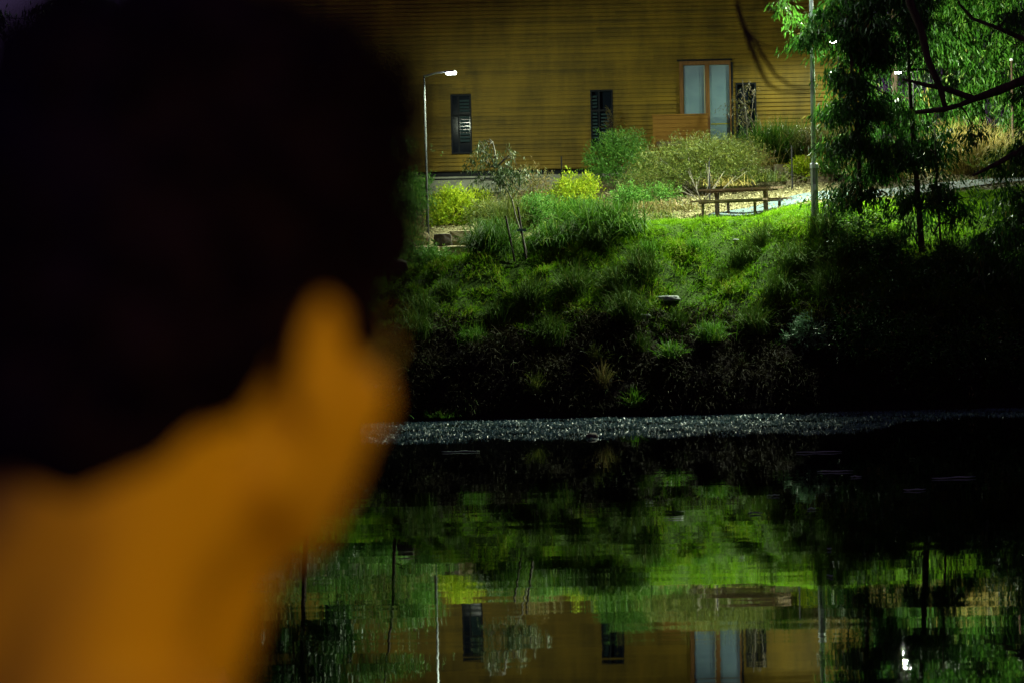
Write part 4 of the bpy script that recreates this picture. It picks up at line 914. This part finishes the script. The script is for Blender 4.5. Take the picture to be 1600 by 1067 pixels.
YAW = R(39)
rv = Vector((math.cos(YAW), -math.sin(YAW), 0)); fv = Vector((math.sin(YAW), math.cos(YAW), 0)); uv = Vector((0, 0, 1))
NB = P(48, 1065, 1.10)                     # nape at the collar
GROUND = 2.13
BO = Vector((NB.x, NB.y, GROUND))           # body origin on the near bank
person = empty('person', BO); tag(person, 'person with thick curly dark hair standing close by with their back to us, bare neck, mustard top, looking across the water', 'person')
person['label'] = 'person with curly dark hair and mustard top seen from behind, looking over the water'
def B(x, y, z): return rv * x + fv * y + uv * z
nh = NB.z - GROUND                          # neck base height
HC = P(316, 484, 1.1) - BO                  # head centre
nod = R(14)
hr = rv; hf = (fv * math.cos(nod) - uv * math.sin(nod)); hu = (uv * math.cos(nod) + fv * math.sin(nod))
H3 = Matrix((hr, hf, hu)).transposed()
B3 = Matrix((rv, fv, uv)).transposed()
def H(x, y, z): return HC + H3 @ Vector((x, y, z))
skin = mat('skin', (.66, .40, .06), .5, spec=.35)
skin.node_tree.nodes['Principled BSDF'].inputs['Subsurface Weight'].default_value = .15
skin.node_tree.nodes['Principled BSDF'].inputs['Subsurface Radius'].default_value = (.02, .008, .004)
bd = Blob()
# head
bd.ell(H(0, -.012, .03), (.074, .094, .092), H3); bd.ell(H(0, .03, -.035), (.064, .066, .088), H3)
for sd in (-1, 1):
    bd.cap([H(.060 * sd, .005, -.03), H(.055 * sd, .0, -.072), H(.032 * sd, .048, -.088), H(0, .066, -.094)], [.018, .019, .018, .018])
    bd.ell(H(.042 * sd, .056, -.03), (.022, .024, .022), H3)            # cheek
    bd.ell(H(.026 * sd, .084, .012), (.018, .009, .008), H3)           # brow
    eM = H3 @ Matrix.Rotation(R(24) * sd, 3, 'Z') @ Matrix.Rotation(R(-12), 3, 'X')
    ring = [H3 @ Vector((.083 * sd, -.005 + .0115 * math.cos(t), -.024 + .026 * math.sin(t))) + HC for t in [R(a) for a in range(-70, 251, 20)]]
    bd.cap(ring, [.0042] * len(ring))
    bd.ell(H(.076 * sd, -.003, -.022), (.006, .013, .023), eM); bd.ell(H(.078 * sd, .002, -.050), (.006, .008, .009), H3)
bd.cap([H(0, .094, .012), H(0, .112, -.022), H(0, .108, -.030)], [.008, .011, .010]); bd.ell(H(.011, .102, -.030), .007); bd.ell(H(-.011, .102, -.030), .007)
bd.cap([H(-.020, .090, -.058), H(0, .099, -.056), H(.020, .090, -.058)], [.005, .008, .005]); bd.cap([H(-.017, .088, -.068), H(0, .096, -.069), H(.017, .088, -.068)], [.005, .008, .005])
# neck and torso
bd.cap([H(0, -.028, -.04), H(0, -.03, -.09), B(0, -.005, nh), B(0, .0, nh - .08)], [.060, .058, .064, .08])
bd.cap([H(0, .03, -.09), B(0, .055, nh - .04)], [.036, .045])
for sd in (-1, 1):
    bd.cap([H(.025 * sd, -.045, -.07), B(.055 * sd, -.015, nh - .005), B(.11 * sd, -.015, nh - .042), B(.165 * sd, -.01, nh - .08)], [.036, .046, .050, .05])
    bd.cap([B(.175 * sd, -.01, nh - .09), B(.225 * sd, -.03, nh - .38), B(.235 * sd, .04, nh - .62)], [.052, .041, .027])
    w = B(.235 * sd, .04, nh - .62)
    bd.ell(w + B(0, .012, -.05), (.022, .036, .048), B3)
    for k, (fy, ln) in enumerate([(.036, .070), (.018, .080), (-.002, .076), (-.020, .060)]):
        a = w + B(0, fy + .006, -.085); m_ = a + B(-.006 * sd, .004, -ln * .5); e = m_ + B(-.018 * sd, .004, -ln * .42); bd.cap([a, m_, e], [.0095, .0088, .0075])
    bd.cap([w + B(-.006 * sd, .036, -.03), w + B(-.016 * sd, .062, -.062), w + B(-.022 * sd, .066, -.09)], [.013, .0105, .009])
    bd.cap([B(.09 * sd, 0, nh - .58), B(.10 * sd, .015, .5), B(.10 * sd, -.01, .08)], [.088, .060, .038])
    bd.cap([B(.10 * sd, -.04, .045), B(.11 * sd, .15, .035)], [.042, .032])
def torso(bl, g):
    bl.ell(B(0, .0, nh - .22), (.170 + g, .112 + g, .19 + g), B3); bl.ell(B(0, .01, nh - .40), (.150 + g, .105 + g, .16), B3); bl.ell(B(0, 0, nh - .54), (.165 + g, .115 + g, .12), B3)
    bl.cap([B(-.15, -.005, nh - .12), B(.15, -.005, nh - .12)], [.072 + g, .072 + g])
torso(bd, 0)
bd.remesh('body', .005, skin, person, 8)
sh = Blob(); torso(sh, .012)
for sd in (-1, 1):
    sh.cap([B(.06 * sd, -.02, nh - .055), B(.11 * sd, -.015, nh - .062), B(.17 * sd, -.01, nh - .09), B(.195 * sd, -.018, nh - .20)], [.050, .058, .062, .060])
M['shirt'] = noise_mat('mustard_knit', (.34, .24, .035), (.44, .32, .05), 40, .9)
sh.remesh('top', .008, M['shirt'], person, 8)
tr = Blob(); tr.ell(B(0, 0, nh - .58), (.182, .13, .12), B3)
for sd in (-1, 1): tr.cap([B(.09 * sd, 0, nh - .60), B(.10 * sd, .015, .5), B(.10 * sd, -.01, .11)], [.103, .078, .065])
tr.remesh('trousers', .010, mat('dark_denim', (.02, .025, .04), .9), person, 6)
for sd in (-1, 1):
    s_ = Blob(); s_.cap([B(.10 * sd, -.05, .05), B(.11 * sd, .17, .042)], [.052, .044]); s_.remesh('shoe', .008, M['black'], person, 4)
for sd in (-1, 1):
    e_ = Blob(); e_.ell(H(.030 * sd, .083, .0), .0115); e_.remesh('eye', .003, mat('eye', (.5, .48, .45), .2), person, 2)
# hair: a lumpy mass plus curls
hb = Blob()
hair_ell = [((0, -.030, .045), (.090, .104, .100)), ((0, -.062, -.020), (.078, .070, .080)), ((-.02, -.060, -.055), (.070, .052, .045)), ((0, .012, .080), (.074, .074, .048)), ((.030, -.03, .075), (.05, .07, .05)), ((.038, .008, .096), (.036, .040, .030)), ((-.05, -.03, .03), (.06, .08, .09)), ((.060, -.036, -.014), (.020, .022, .044)), ((.040, .062, .046), (.024, .026, .026)), ((.066, .042, .020), (.012, .012, .038)), ((-.066, .036, .018), (.013, .015, .042))]
for c, r_ in hair_ell: hb.ell(H(*c), r_, H3)
M['hair'] = mat('near_black_hair', (.009, .005, .050), .95, spec=.0)
ho = hb.remesh('hair', .006, M['hair'], person, 4)
for v in ho.data.vertices:
    c = v.co; n_ = math.sin(c.x * 95 + 1) * math.sin(c.y * 88) * math.sin(c.z * 92 + 2) + .6 * math.sin(c.x * 51 + c.z * 47)
    v.co = c + (c - HC).normalized() * n_ * .006
g = MB()
for k in range(1500):
    c, r_ = hair_ell[int(rng.integers(0, 6))]
    d = Vector(rng.normal(size=3)).normalized(); p = Vector((c[0] + d.x * r_[0] * .97, c[1] + d.y * r_[1] * .97, c[2] + d.z * r_[2] * .97))
    if p.z < -.055 or (p.y > -.02 and p.z < .015) : continue
    d = (d + Vector((0, -.1, -.2)) + Vector(rng.normal(size=3)) * .4).normalized(); ln = .012 + .02 * rng.random() + (.025 if k % 60 == 0 else 0)
    a = d.orthogonal().normalized(); b2 = d.cross(a); q = []
    ph = rng.uniform(0, 6)
    for t in range(7):
        w = ph + t * 1.3; q.append(H(*(p + d * ln * t / 6 + (a * math.cos(w) + b2 * math.sin(w)) * .006)))
    g.tube(q, [.0028, .0028, .0026, .0024, .002, .0016, .0008], 4)
i0 = g.build('curls', M['hair'], ho, True)
# a loose lock sticking out at the upper right
